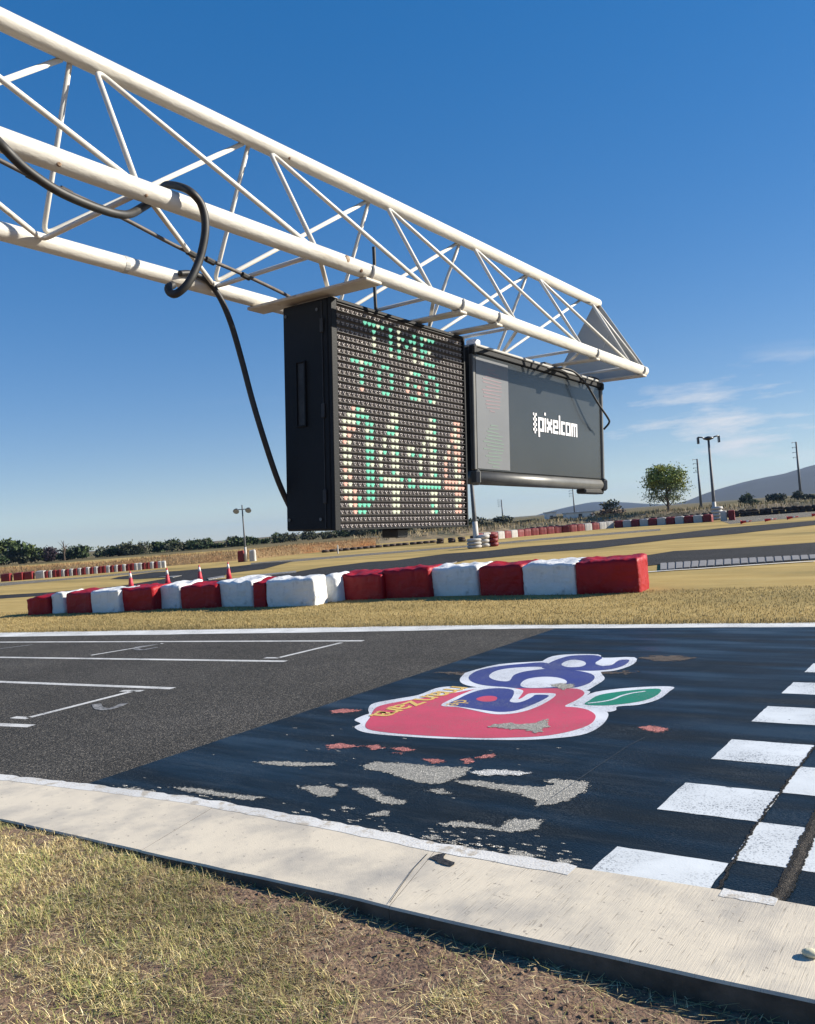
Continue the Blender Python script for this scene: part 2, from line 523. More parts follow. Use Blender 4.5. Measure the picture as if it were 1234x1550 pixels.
# ---- measured places, metres
D = {
 'near_edge': [(-6.115,2.975),(-5.42,3.084),(-4.238,3.243),(-3.192,3.288),(-2.347,3.296),(-1.684,3.34),(-1.304,3.38),(-0.918,3.411),(-0.738,3.41)],
 'kerb_out': [(-5.132,2.478),(-4.109,2.548),(-3.284,2.599),(-2.571,2.66),(-2.139,2.667),(-1.61,2.703),(-1.162,2.738),(-0.663,2.777)],
 'far_top': [(-17.646,8.804),(-13.652,9.458),(-10.421,9.988),(-6.08,10.627),(-2.099,11.021)],
 'far_bot': [(-16.765,8.358),(-12.354,9.096),(-8.903,9.673),(-5.887,10.281),(-2.04,10.695)],
 'logo': {'outline_apple':[(-4.597,5.209),(-4.625,5.371),(-4.623,5.433),(-4.746,5.575),(-4.84,5.77),(-4.727,6.001),(-4.634,6.183),(-4.642,6.47),(-4.556,6.584),(-4.422,6.528),(-4.26,6.622),(-4.06,6.699),(-3.731,6.861),(-3.374,6.889),(-3.212,6.774),(-3.13,6.679),(-3.078,6.256),(-3.03,6.209),(-2.866,6.197),(-2.726,6.094),(-2.646,5.932),(-2.59,5.646),(-2.628,5.389),(-2.859,5.191),(-3.117,5.084),(-3.551,4.969),(-3.904,4.919),(-4.139,4.905),(-4.305,4.934),(-4.44,5.024),(-4.462,5.128)],'outline_g':[(-4.64,6.903),(-4.745,7.14),(-4.775,7.285),(-4.666,7.738),(-4.312,7.974),(-4.274,8.031),(-4.197,8.148),(-3.555,7.732),(-3.343,7.447),(-3.235,7.243),(-3.203,6.933),(-3.207,6.751),(-3.361,6.687),(-3.868,6.575),(-4.26,6.622),(-4.483,6.722)],'outline_a':[(-4.159,7.681),(-4.307,8.197),(-4.198,8.428),(-3.84,8.489),(-3.697,8.308),(-3.388,8.397),(-3.255,8.037),(-3.29,7.7),(-3.404,7.589),(-3.568,7.494),(-3.868,7.486)],'outline_leaf':[(-3.074,6.237),(-3.106,6.494),(-3.097,6.723),(-2.932,6.919),(-2.683,7.068),(-2.522,7.085),(-2.502,6.918),(-2.489,6.595),(-2.571,6.376),(-2.708,6.275),(-2.672,6.158),(-2.722,6.085),(-2.877,6.194)],'apple':[(-4.408,5.128),(-4.283,5.004),(-4.078,4.969),(-3.818,4.982),(-3.583,5.015),(-3.32,5.067),(-3.144,5.129),(-2.893,5.257),(-2.754,5.425),(-2.684,5.656),(-2.719,5.864),(-2.794,6.006),(-2.913,6.114),(-3.027,6.149),(-3.121,6.161),(-3.121,6.392),(-3.156,6.626),(-3.27,6.782),(-3.412,6.793),(-3.814,6.688),(-4.179,6.592),(-4.239,6.538),(-4.337,6.35),(-4.483,6.105),(-4.639,5.886),(-4.714,5.694),(-4.651,5.529),(-4.51,5.307)],'e_white':[(-4.166,5.869),(-4.217,6.146),(-4.231,6.379),(-4.213,6.596),(-4.053,6.688),(-3.891,6.667),(-3.754,6.605),(-3.682,6.447),(-3.619,6.271),(-3.615,6.35),(-3.637,6.494),(-3.562,6.538),(-3.402,6.559),(-3.338,6.34),(-3.325,6.059),(-3.364,5.866),(-3.459,5.759),(-3.579,5.74),(-3.777,5.798),(-3.985,5.86)],'e_blue':[(-4.118,5.916),(-4.154,6.118),(-4.179,6.345),(-4.146,6.538),(-4.021,6.633),(-3.874,6.61),(-3.788,6.5),(-3.707,6.324),(-3.648,6.174),(-3.563,6.156),(-3.534,6.251),(-3.542,6.394),(-3.55,6.472),(-3.429,6.482),(-3.396,6.313),(-3.402,6.056),(-3.438,5.883),(-3.542,5.811),(-3.685,5.827),(-3.873,5.862)],'e_hole':[(-3.992,6.175),(-3.989,6.28),(-3.926,6.32),(-3.842,6.286),(-3.788,6.167),(-3.829,6.111),(-3.908,6.11)],'g_blue':[(-4.61,7.025),(-4.695,7.257),(-4.698,7.441),(-4.606,7.636),(-4.425,7.803),(-4.235,7.922),(-4.019,7.788),(-3.808,7.617),(-3.632,7.567),(-3.465,7.461),(-3.353,7.294),(-3.3,7.059),(-3.327,6.877),(-3.393,6.81),(-3.511,6.767),(-3.814,6.688),(-4.06,6.699),(-4.261,6.725),(-4.453,6.838)],'g_hole_a':[(-4.414,7.1),(-4.487,7.288),(-4.484,7.456),(-4.374,7.589),(-4.188,7.675),(-4.007,7.651),(-4.108,7.522),(-4.188,7.4),(-4.196,7.222),(-4.103,6.979),(-4.146,6.927),(-4.285,6.975)],'g_hole_b':[(-3.885,6.795),(-3.956,6.974),(-3.958,7.109),(-3.869,7.214),(-3.721,7.221),(-3.575,7.121),(-3.503,6.982),(-3.518,6.839),(-3.667,6.739),(-3.787,6.72)],'a_blue':[(-4.095,7.632),(-4.145,7.924),(-4.151,8.156),(-4.096,8.357),(-3.864,8.432),(-3.711,8.305),(-3.68,8.144),(-3.634,7.945),(-3.52,7.86),(-3.447,7.936),(-3.473,8.184),(-3.38,8.234),(-3.317,7.963),(-3.36,7.729),(-3.528,7.604),(-3.767,7.596),(-3.928,7.607)],'a_hole':[(-3.972,7.845),(-4.008,8.032),(-3.954,8.126),(-3.824,8.068),(-3.724,7.911),(-3.726,7.771),(-3.847,7.731)],'a_notch':[(-3.653,7.989),(-3.673,8.179),(-3.639,8.284),(-3.436,8.322),(-3.487,8.181),(-3.459,7.965),(-3.52,7.86)],'leaf':[(-2.986,6.263),(-3.011,6.413),(-3.013,6.62),(-2.885,6.803),(-2.693,6.959),(-2.595,6.961),(-2.549,6.749),(-2.581,6.526),(-2.705,6.356),(-2.836,6.267)],'vein':[(-2.98,6.306),(-2.891,6.395),(-2.839,6.494),(-2.82,6.641),(-2.77,6.766),(-2.692,6.855)],'scar':[(-3.389,5.36),(-3.37,5.454),(-3.281,5.537),(-3.174,5.519),(-3.108,5.576),(-3.073,5.695),(-3.048,5.73),(-2.992,5.597),(-2.93,5.515),(-2.967,5.451),(-2.912,5.371),(-2.955,5.323),(-3.024,5.365),(-3.102,5.389),(-3.174,5.347),(-3.288,5.376)],'scar_b':[(-3.628,6.887),(-3.559,6.981),(-3.411,6.967),(-3.358,6.832),(-3.405,6.722),(-3.545,6.808)],'text_base':[(-4.474,5.348),(-4.48,5.478),(-4.459,5.609),(-4.426,5.748),(-4.419,5.927),(-4.417,6.124),(-4.404,6.357)],'text_top':[(-4.578,5.447),(-4.591,5.579),(-4.593,5.742),(-4.568,5.884),(-4.582,6.089),(-4.563,6.264),(-4.544,6.47)]},
 'peel': [[(-3.689,4.214),(-3.655,4.31),(-3.437,4.363),(-3.204,4.383),(-2.961,4.449),(-2.904,4.283),(-2.933,4.181),(-2.962,4.081),(-3.112,4.064),(-3.32,4.116),(-3.457,4.156),(-3.598,4.149)],[(-2.921,4.186),(-2.784,4.242),(-2.572,4.242),(-2.389,4.276),(-2.314,4.349),(-2.408,4.395),(-2.336,4.45),(-2.152,4.474),(-2.095,4.317),(-2.112,4.155),(-2.184,4.035),(-2.239,3.989),(-2.298,4.076),(-2.484,4.138),(-2.72,4.139),(-2.847,4.146)],[(-2.59,3.521),(-2.551,3.606),(-2.408,3.636),(-2.274,3.631),(-2.273,3.763),(-2.113,3.821),(-2.08,3.687),(-2.182,3.603),(-2.3,3.587),(-2.438,3.557)],[(-3.801,3.709),(-3.64,3.775),(-3.508,3.768),(-3.427,3.658),(-3.523,3.609),(-3.674,3.655)],[(-3.459,3.814),(-3.305,3.879),(-3.164,3.786),(-2.951,3.757),(-2.967,3.696),(-3.07,3.667),(-3.263,3.744)],[(-3.051,3.489),(-3.01,3.572),(-2.948,3.6),(-2.925,3.53),(-2.984,3.482)],[(-2.976,3.965),(-2.896,4.032),(-2.795,3.959),(-2.879,3.939)],[(-4.629,3.347),(-4.44,3.407),(-4.124,3.423),(-3.833,3.461),(-3.881,3.382),(-4.084,3.354),(-4.394,3.336)],[(-4.928,3.176),(-4.857,3.243),(-4.65,3.228),(-4.632,3.182),(-4.825,3.155)],[(-4.389,3.224),(-4.343,3.296),(-4.207,3.26),(-4.259,3.196)],[(-2.355,3.341),(-2.297,3.357),(-2.212,3.339),(-2.245,3.295),(-2.313,3.303)],[(-2.072,3.366),(-2.024,3.405),(-1.932,3.405),(-1.943,3.34),(-2.018,3.332)],[(-3.925,3.234),(-3.848,3.283),(-3.732,3.279),(-3.796,3.22)],[(-2.547,3.361),(-2.493,3.398),(-2.447,3.37),(-2.501,3.333)],[(-1.839,3.396),(-1.768,3.429),(-1.735,3.404),(-1.8,3.362)],[(-4.497,3.985),(-4.326,4.073),(-4.112,4.112),(-3.925,4.195),(-3.862,4.146),(-4.053,4.051),(-4.308,3.972)],[(-3.28,3.53),(-3.194,3.552),(-3.184,3.511),(-3.234,3.497)],[(-3.59,3.841),(-3.504,3.867),(-3.484,3.822),(-3.542,3.807)],[(-3.691,3.259),(-3.595,3.286),(-3.516,3.261),(-3.611,3.234)],[(-2.8,3.308),(-2.74,3.323),(-2.735,3.287)]],
 'peel_white': [[(-2.939,4.362),(-2.795,4.467),(-2.684,4.492),(-2.534,4.496),(-2.579,4.414),(-2.737,4.369),(-2.752,4.317),(-2.825,4.333)],[(-3.568,3.26),(-3.48,3.277),(-3.474,3.236)]],
 'peel_pink': [[(-4.293,4.524),(-4.222,4.599),(-3.998,4.583),(-4.093,4.501),(-4.189,4.442)],[(-3.991,4.61),(-3.918,4.66),(-3.797,4.61),(-3.861,4.54)],[(-3.76,4.623),(-3.68,4.688),(-3.549,4.655),(-3.606,4.589)],[(-3.383,4.477),(-3.305,4.529),(-3.187,4.501),(-3.237,4.431)],[(-3.121,4.578),(-3.074,4.627),(-2.997,4.564),(-3.033,4.51)],[(-3.051,4.646),(-3.011,4.746),(-2.95,4.769),(-2.938,4.71),(-2.995,4.636)],[(-3.673,4.541),(-3.593,4.571),(-3.582,4.531)],[(-2.323,5.728),(-2.263,5.807),(-2.115,5.76),(-2.118,5.646),(-2.228,5.645)],[(-5.054,5.41),(-4.984,5.509),(-4.776,5.521),(-4.818,5.407),(-4.952,5.34)]],
 'peel_brown': [[(-3.326,8.38),(-3.232,8.556),(-2.952,8.565),(-2.744,8.448),(-2.857,8.276),(-3.036,8.205)],[(-3.578,7.557),(-3.368,7.637),(-3.075,7.668),(-3.131,7.556),(-3.441,7.485)],[(-5.139,7.137),(-4.997,7.243),(-4.593,7.26),(-4.748,7.118)]],
 'crack': [(-0.878,3.216),(-0.873,3.288),(-0.877,3.37),(-0.873,3.498),(-0.878,3.631),(-0.881,3.788),(-0.888,3.932),(-0.893,4.087),(-0.899,4.308),(-0.902,4.533),(-0.908,4.789),(-0.913,5.024)],
 'seam': [(-1.105,3.383),(-1.11,3.503),(-1.12,3.65),(-1.124,3.812),(-1.132,3.993),(-1.137,4.211),(-1.142,4.438),(-1.141,4.68),(-1.142,4.931),(-1.139,5.194),(-1.137,5.452),(-1.14,5.698)],
 'edge_crack': [(-0.919,3.218),(-0.88,3.215),(-0.828,3.231),(-0.789,3.218),(-0.744,3.208),(-0.69,3.215)],
 'hairline': [(-2.233,3.561),(-2.227,3.868),(-2.224,4.261),(-2.223,4.77),(-2.215,5.241),(-2.177,5.57)],
 'chip': [(-2.359,3.127),(-2.35,3.19),(-2.319,3.213),(-2.296,3.157),(-2.22,3.144),(-2.213,3.1),(-2.274,3.102)],
 'grid_lines': [[(-15.72,7.83),(-7.64,8.979)],[(-13.333,6.624),(-7.582,7.371)],[(-10.723,5.304),(-7.664,5.693)],[(-7.992,3.924),(-7.573,4.012)],[(-7.983,4.195),(-8.04,5.453)],[(-8.19,4.157),(-7.952,4.191)],[(-8.21,5.407),(-7.925,5.484)],[(-11.531,7.118),(-11.293,8.263)],[(-8.116,7.511),(-7.886,7.552)],[(-7.906,7.548),(-7.876,8.774)],[(-14.584,7.256),(-14.335,7.715)],[(-11.472,7.852),(-11.314,8.228)]],
 'number': [(-7.832,4.854),(-7.607,4.74),(-7.452,4.729),(-7.448,4.847),(-7.516,4.978)],
 'number_far': [(-11.31,7.751),(-11.027,7.673),(-10.987,7.923)],
 'road_near_left': [(-35.391,16.119),(-35.689,17.924),(-32.64,18.642),(-30.98,20.654),(-32.693,24.499),(-31.785,25.539),(-24.791,21.165),(-22.175,17.772),(-27.596,18.383),(-30.53,17.209),(-32.501,16.312),(-32.111,14.615)],
 'road_hairpin': [(-39.218,25.658),(-41.065,27.423),(-42.15,30.566),(-40.095,30.74),(-39.058,31.663),(-37.144,32.696),(-37.288,35.058),(-35.265,35.591),(-30.396,28.548),(-30.417,26.454),(-28.025,23.576),(-23.127,18.541),(-25.529,18.951),(-33.521,25.201),(-35.303,24.68)],
 'road_middle': [(-26.872,19.648),(-27.086,22.22),(-25.241,22.944),(-24.813,25.11),(-25.468,27.437),(-25.051,30.29),(-23.575,30.554),(-23.359,34.536),(-21.493,35.209),(-20.695,37.518),(-17.604,39.8),(-14.956,44.004),(-13.568,48.363),(-9.296,51.284),(-7.243,52.389),(-6.369,45.961),(-8.082,44.494),(-10.432,39.086),(-12.623,37.077),(-14.284,32.232),(-16.281,31.195),(-17.971,27.907),(-17.271,25.296),(-14.127,25.524),(-11.07,24.907),(-9.799,25.871),(-9.472,27.719),(-7.446,27.751),(-5.292,28.886),(-3.778,29.618),(-2.99,23.23),(-4.21,22.834),(-6.06,22.491),(-7.844,21.818),(-8.855,19.857),(-10.298,18.186),(-13.63,17.577),(-16.35,16.538),(-20.233,16.202)],
 'road_far': [(-56.529,26.672),(-53.305,26.828),(-46.974,29.033),(-46.269,31.891),(-45.116,33.602),(-42.807,31.875),(-42.846,29.522),(-45.342,26.606),(-47.026,23.655),(-48.497,22.866)],
 'road_thin': [(-39.546,36.041),(-36.841,38.641),(-32.301,41.942),(-28.737,44.06),(-25.978,49.947),(-19.493,54.797),(-17.995,50.558),(-23.981,46.084),(-26.967,41.333),(-29.925,38.841),(-33.713,35.345),(-36.216,32.992)],
 'tarmac_right': [(-18.714,65.985),(-19.764,72.848),(-17.708,76.446),(-13.781,76.379),(-10.687,77.749),(-8.63,62.6),(-11.098,61.367),(-13.393,57.679),(-15.03,55.278)],
 'kerb_right_in': [(-7.844,21.818),(-6.941,22.158),(-6.06,22.491),(-5.117,22.666),(-4.21,22.834),(-3.542,22.983)],
 'kerb_right_out': [(-7.07,19.626),(-6.358,20.259),(-5.584,20.687),(-4.77,21.088),(-3.969,21.483),(-3.361,21.767)],
 'line_right': [(-7.795,18.512),(-7.301,19.358),(-6.771,19.698),(-6.235,19.858),(-5.477,20.28),(-4.679,20.677),(-3.876,20.966)],
 'kerb_left_white': [[(-28.039,23.007),(-28.464,24.286),(-27.34,23.393),(-26.969,22.192)],[(-26.159,23.785),(-25.075,25.378),(-24.248,24.574),(-25.283,22.983)],[(-34.568,25.316),(-33.354,25.786),(-32.538,24.649)],[(-17.536,25.29),(-17.681,26.222),(-17.724,26.846),(-17.012,25.22)]],
 'blocks': [('red',(-21.689,11.585),(-20.994,11.852),0.446),('white',(-20.994,11.852),(-20.634,12.115),0.515),('red',(-20.41,11.982),(-19.438,12.108),0.529),('white',(-19.438,12.108),(-18.393,12.226),0.534),('red',(-18.585,12.356),(-17.478,12.591),0.552),('white',(-17.843,12.857),(-16.88,12.956),0.559),('red',(-16.71,12.824),(-15.58,13.037),0.532),('white',(-15.735,13.168),(-14.553,13.242),0.593),('red',(-14.279,12.989),(-13.953,13.096),0.57),('white',(-13.953,13.096),(-12.583,13.269),0.596),('white',(-13.089,13.899),(-12.553,13.984),0.584),('red',(-12.791,14.252),(-11.569,14.397),0.559),('red',(-11.656,14.53),(-10.441,14.657),0.604),('white',(-10.535,14.791),(-9.332,14.899),0.603),('red',(-9.234,14.767),(-8.188,14.763),0.597),('white',(-8.188,14.763),(-7.006,14.733),0.6),('red',(-7.006,14.733),(-5.781,14.903),0.613)],
 'cones': [(-27.413,18.809),(-26.503,19.817),(-25.929,20.919),(-25.638,22.134)],
 'cone_h': [0.66,0.68],
 'fallen': [(-13.997,53.831),(-12.826,54.873),(-11.919,56.85),(-11.095,60.222)],
 'lamps': [(-42.66,38.467),(-24.934,39.937),(-20.007,69.257)],
 'pole_small': [(-38.463,43.241)],
 'row_left': [(-55.021,28.055),(-53.588,27.941),(-53.109,28.908),(-53.432,29.879),(-48.379,36.043)],
 'row_right': [(-32.581,52.263),(-32.066,53.813),(-31.12,57.637),(-26.997,64.96),(-18.891,64.503),(-17.839,64.619)],
 'wall_dark': [(-35.79,52.123),(-33.842,53.714)],
 'trees': [(-179.65,91.5,0.0,5.11,2.91),(-171.26,90.63,0.0,4.3,2.54),(-168.53,92.65,0.0,3.61,2.26),(-158.81,90.4,0.0,2.61,1.62),(-168.48,99.78,0.0,1.09,1.6),(-156.86,96.58,0.0,2.49,1.93),(-162.41,104.3,0.0,1.21,1.31),(-154.22,103.28,0.0,2.04,2.11),(-150.7,105.89,0.0,1.97,1.27),(-152.22,111.87,0.0,2.08,2.04),(-144.91,110.19,0.0,2.52,1.83),(-154.55,121.97,0.0,0.93,1.53),(-145.06,117.18,0.0,1.95,1.46),(-143.54,118.31,0.0,2.09,1.46),(-137.21,115.92,0.0,0.91,1.55),(-139.43,121.36,0.0,2.12,0.73),(-142.99,125.82,0.0,1.0,1.35),(-137.43,122.85,0.0,1.05,1.16),(-135.21,124.5,0.0,1.41,1.31),(-140.23,132.61,0.0,1.03,1.53),(-143.36,142.12,0.0,1.26,2.9),(-131.85,138.83,0.0,1.42,1.84),(-128.16,141.58,0.0,1.36,2.15),(-131.32,151.07,0.0,1.18,1.77),(-122.48,145.8,0.0,2.17,2.15),(-125.36,155.49,0.0,1.87,2.41),(-116.06,150.56,0.0,1.83,2.15),(-119.54,159.82,0.0,1.29,1.61),(-108.85,180.82,0.0,0.27,1.69),(-106.54,182.54,0.0,0.21,1.52),(-102.59,185.48,0.0,0.32,2.03),(-99.85,187.51,0.0,0.55,1.52),(-101.26,205.15,0.0,0.63,1.63),(-56.71,135.46,0.0,3.1,1.72),(-51.59,204.67,0.0,2.33,1.42),(-46.35,189.87,0.0,0.99,1.16),(-45.89,208.9,0.0,1.92,2.2),(-39.73,204.13,0.0,1.92,1.51),(-37.54,205.76,0.0,1.25,1.36)],
 'big_tree': (-32.575,94.716),
 'utility': [(-58.72,193.13,-0.36,12.0),(-42.18,217.87,-0.16,14.55),(-115.85,200.53,-0.0,6.73),(-95.3,203.35,-0.78,8.88)],
 'hill_far': [(-1649.87,2013.85,-5.53),(-1413.95,2189.2,-12.36),(-1312.75,2264.39,-14.08),(-1262.0,2302.06,-12.86),(-1213.51,2337.74,3.33),(-1150.02,2384.63,16.96),(-1076.62,2438.93,27.49),(-1007.89,2490.11,20.6),(-921.19,2554.8,5.59),(-805.68,2640.86,-8.1),(-671.42,2740.79,-19.46),(-486.57,2878.32,-31.69)],
 'hill_near': [(-711.95,1838.31,-2.37),(-662.49,1875.02,-1.17),(-615.09,1910.08,5.61),(-566.9,1945.52,23.09),(-495.26,1998.38,40.52),(-424.08,2051.01,51.84),(-368.71,2091.85,66.28),(-298.64,2143.63,79.26),(-212.21,2207.8,79.82),(-115.34,2280.25,54.72),(-19.38,2352.26,17.4),(77.48,2424.7,-7.7)],
 'stone': (-0.684,3.036),
}
CABLES = {
 'thick': [(-1.62,0.834,0.736),(-1.66,0.819,0.798),(-1.7,0.809,0.858),(-1.7,0.778,0.907),(-1.7,0.753,0.982),(-1.71,0.748,1.086),(-1.73,0.763,1.17),(-1.79,0.822,1.259),(-1.83,0.877,1.328),(-1.82,0.904,1.342),(-1.77,0.898,1.332),(-1.7,0.866,1.335),(-1.69,0.836,1.368),(-1.69,0.779,1.38),(-1.7,0.701,1.369),(-1.71,0.636,1.342),(-1.73,0.605,1.321),(-1.75,0.605,1.314),(-1.76,0.621,1.313),(-1.77,0.636,1.335)],
 'thin': [(-2.0,0.932,0.907),(-2.0,0.915,1.001),(-2.0,0.901,1.085),(-2.0,0.891,1.184),(-2.02,0.881,1.344),(-2.03,0.845,1.577),(-2.04,0.836,1.753),(-2.06,0.825,1.929),(-2.1,0.823,2.087)],
 'ties': [(-2.0,0.901,1.085),(-2.02,0.901,1.186),(-2.03,0.841,1.602),(-2.03,0.836,1.673),(-2.04,0.825,1.829)],
 'drop': [(-2.25,0.853,1.725),(-2.25,0.864,1.774),(-2.25,0.856,1.839),(-2.24,0.804,1.887),(-2.23,0.717,1.927),(-2.22,0.593,1.964),(-2.2,0.452,1.992),(-2.18,0.311,2.027),(-2.17,0.17,2.079),(-2.165,0.074,2.131),(-2.12,0.025,2.126)],
 'feed': [(-2.03,1.089,2.487),(-2.03,1.021,2.489),(-2.03,0.942,2.487),(-2.03,0.839,2.492)],
 'pcable': [(-1.99,0.795,3.752),(-1.95,0.78,3.783),(-1.93,0.795,3.93),(-1.92,0.784,4.043),(-1.9,0.723,4.144),(-1.89,0.642,4.246),(-1.88,0.57,4.352),(-1.89,0.545,4.392),(-1.92,0.509,4.385)],
}
HAZE = 0.00009
# ------------------------------------------------------------------ materials
def asphalt_material(name, dark, light, grain, rough=0.85, g0=0.3, g1=3.1, relief=0.7):
    m = material(name, dark, light, scale=0.7, rough=rough, detail=6, lo=0.3, hi=0.7, spec=0.2)
    nt = m.node_tree
    b = nt.nodes['Principled BSDF']
    L = nt.links.new
    base = b.inputs['Base Color'].links[0].from_socket
    tc = next(n for n in nt.nodes if n.type == 'TEX_COORD')
    vo = nt.nodes.new('ShaderNodeTexVoronoi')
    vo.inputs['Scale'].default_value = grain
    L(tc.outputs['Object'], vo.inputs['Vector'])
    sp = nt.nodes.new('ShaderNodeSeparateColor')
    L(vo.outputs['Color'], sp.inputs[0])
    r = nt.nodes.new('ShaderNodeValToRGB')
    r.color_ramp.elements[0].position, r.color_ramp.elements[0].color = 0.0, (g0, g0, g0, 1)
    r.color_ramp.elements[1].position, r.color_ramp.elements[1].color = 1.0, (g1, g1 * .96, g1 * .9, 1)
    q = r.color_ramp.elements.new(0.75)
    q.color = (0.95, 0.95, 0.95, 1)
    L(sp.outputs[0], r.inputs[0])
    mx = nt.nodes.new('ShaderNodeMixRGB')
    mx.blend_type = 'MULTIPLY'
    mx.inputs['Fac'].default_value = 1
    L(base, mx.inputs['Color1'])
    L(r.outputs[0], mx.inputs['Color2'])
    L(mx.outputs[0], b.inputs['Base Color'])
    bp = nt.nodes.new('ShaderNodeBump')
    bp.inputs['Strength'].default_value = relief
    bp.inputs['Distance'].default_value = 0.006
    L(vo.outputs['Distance'], bp.inputs['Height'])
    L(bp.outputs[0], b.inputs['Normal'])
    return m

def worn_paint(name, col, under, scale, lo, hi, rough=0.6, scale2=60, bump=0.25, spec=0.4, stretch=(1, 1, 1), grain=0.22):
    """paint with flaked-off spots showing what lies below"""
    m = material(name, col, tuple(c * 0.78 for c in col), scale=1.3, rough=rough, bump=bump, bscale=90, spec=spec)
    nt = m.node_tree
    b = nt.nodes['Principled BSDF']
    L = nt.links.new
    base = b.inputs['Base Color'].links[0].from_socket
    tc = next(n for n in nt.nodes if n.type == 'TEX_COORD')
    mp = nt.nodes.new('ShaderNodeMapping')
    mp.inputs['Scale'].default_value = stretch
    L(tc.outputs['Object'], mp.inputs[0])
    n1 = nt.nodes.new('ShaderNodeTexNoise')
    n1.inputs['Scale'].default_value = scale
    n1.inputs['Detail'].default_value = 9
    n1.inputs['Roughness'].default_value = 0.72
    L(mp.outputs[0], n1.inputs['Vector'])
    r = nt.nodes.new('ShaderNodeValToRGB')
    r.color_ramp.elements[0].position = lo
    r.color_ramp.elements[1].position = hi
    L(n1.outputs['Fac'], r.inputs[0])
    mx = nt.nodes.new('ShaderNodeMixRGB')
    L(r.outputs[0], mx.inputs['Fac'])
    L(base, mx.inputs['Color1'])
    mx.inputs['Color2'].default_value = (*under, 1)
    vo = nt.nodes.new('ShaderNodeTexVoronoi')
    vo.inputs['Scale'].default_value = 150
    L(tc.outputs['Object'], vo.inputs['Vector'])
    sp = nt.nodes.new('ShaderNodeSeparateColor')
    L(vo.outputs['Color'], sp.inputs[0])
    r2 = nt.nodes.new('ShaderNodeValToRGB')
    r2.color_ramp.elements[0].position = 1 - grain
    r2.color_ramp.elements[1].position = min(1.0, 1 - grain + .05)
    L(sp.outputs[0], r2.inputs[0])
    n4 = nt.nodes.new('ShaderNodeTexNoise')       # grain breaks through in some places more than in others
    n4.inputs['Scale'].default_value = 2.6
    n4.inputs['Detail'].default_value = 5
    L(tc.outputs['Object'], n4.inputs['Vector'])
    r4 = nt.nodes.new('ShaderNodeValToRGB')
    r4.color_ramp.elements[0].position, r4.color_ramp.elements[1].position = 0.38, 0.68
    L(n4.outputs['Fac'], r4.inputs[0])
    ml = nt.nodes.new('ShaderNodeMath')
    ml.operation = 'MULTIPLY'
    L(r2.outputs[0], ml.inputs[0])
    L(r4.outputs[0], ml.inputs[1])
    mx2 = nt.nodes.new('ShaderNodeMixRGB')
    L(ml.outputs[0], mx2.inputs['Fac'])
    L(mx.outputs[0], mx2.inputs['Color1'])
    mx2.inputs['Color2'].default_value = (*under, 1)
    L(mx2.outputs[0], b.inputs['Base Color'])
    return m

M = {}
M['asphalt'] = asphalt_material('asphalt', (0.050, 0.0465, 0.040), (0.080, 0.075, 0.066), 105)
M['asphalt_far'] = asphalt_material('asphalt_old', (0.022, 0.0215, 0.021), (0.034, 0.033, 0.032), 90)
M['asphalt_pale'] = asphalt_material('asphalt_dusty', (0.13, 0.12, 0.10), (0.2, 0.18, 0.14), 60)
M['blue_paint'] = worn_paint('navy_track_paint', (0.0055, 0.0110, 0.0160), (0.030, 0.037, 0.042), 5, 0.52, 0.80, rough=0.50, bump=0.3, spec=0.18, stretch=(0.35, 2.2, 1), grain=0.3)
nt = M['blue_paint'].node_tree
tcn = next(n for n in nt.nodes if n.type == 'TEX_COORD')
mpn = nt.nodes.new('ShaderNodeMapping')
mpn.inputs['Scale'].default_value = (0.25, 1.5, 1)
gn = nt.nodes.new('ShaderNodeTexNoise')
gn.inputs['Scale'].default_value = 2.2
gn.inputs['Detail'].default_value = 7
gr = nt.nodes.new('ShaderNodeMapRange')
gr.inputs['From Min'].default_value, gr.inputs['From Max'].default_value = 0.35, 0.65
gr.inputs['To Min'].default_value, gr.inputs['To Max'].default_value = 0.30, 0.66
nt.links.new(tcn.outputs['Object'], mpn.inputs[0])
nt.links.new(mpn.outputs[0], gn.inputs['Vector'])
nt.links.new(gn.outputs['Fac'], gr.inputs[0])
nt.links.new(gr.outputs[0], nt.nodes['Principled BSDF'].inputs['Roughness'])
M['white_line'] = worn_paint('white_line_paint', (0.74, 0.74, 0.70), (0.16, 0.15, 0.13), 26, 0.62, 0.68)
M['white_thin'] = worn_paint('thin_line_paint', (0.66, 0.65, 0.61), (0.09, 0.085, 0.08), 18, 0.55, 0.7)
M['white_faint'] = worn_paint('faint_line_paint', (0.36, 0.35, 0.33), (0.07, 0.066, 0.06), 18, 0.42, 0.6)
M['white_square'] = worn_paint('white_chequer_paint', (0.70, 0.735, 0.74), (0.14, 0.15, 0.16), 14, 0.62, 0.66, rough=0.5, bump=0.08)
M['edge_white'] = worn_paint('white_edge_paint', (0.74, 0.73, 0.69), (0.46, 0.41, 0.33), 9, 0.52, 0.60)
M['bare'] = frayed('bare_aggregate', (0.27, 0.265, 0.24), (0.40, 0.39, 0.35), .034, 26)
M['bare_white'] = frayed('old_white_paint', (0.5, 0.5, 0.48), (0.62, 0.62, 0.6), .034, 26)
M['old_pink'] = frayed('old_pink_paint', (0.36, 0.13, 0.12), (0.48, 0.20, 0.18), .035, 34)
M['old_brown'] = frayed('old_brown_patch', (0.07, 0.06, 0.055), (0.13, 0.105, 0.085), .11, 12)
M['tar_edge'] = frayed('black_tar_seam', (0.010, 0.010, 0.010), (0.03, 0.03, 0.03), .006, 55)
M['crack_edge'] = frayed('crack_filler', (0.03, 0.027, 0.024), (0.085, 0.075, 0.062), .008, 45)
M['flake'] = asphalt_material('paint_flake', (0.27, 0.265, 0.24), (0.38, 0.37, 0.33), 150)
M['logo_white'] = worn_paint('logo_white_paint', (0.72, 0.74, 0.77), (0.2, 0.2, 0.2), 16, 0.70, 0.74, rough=0.5)
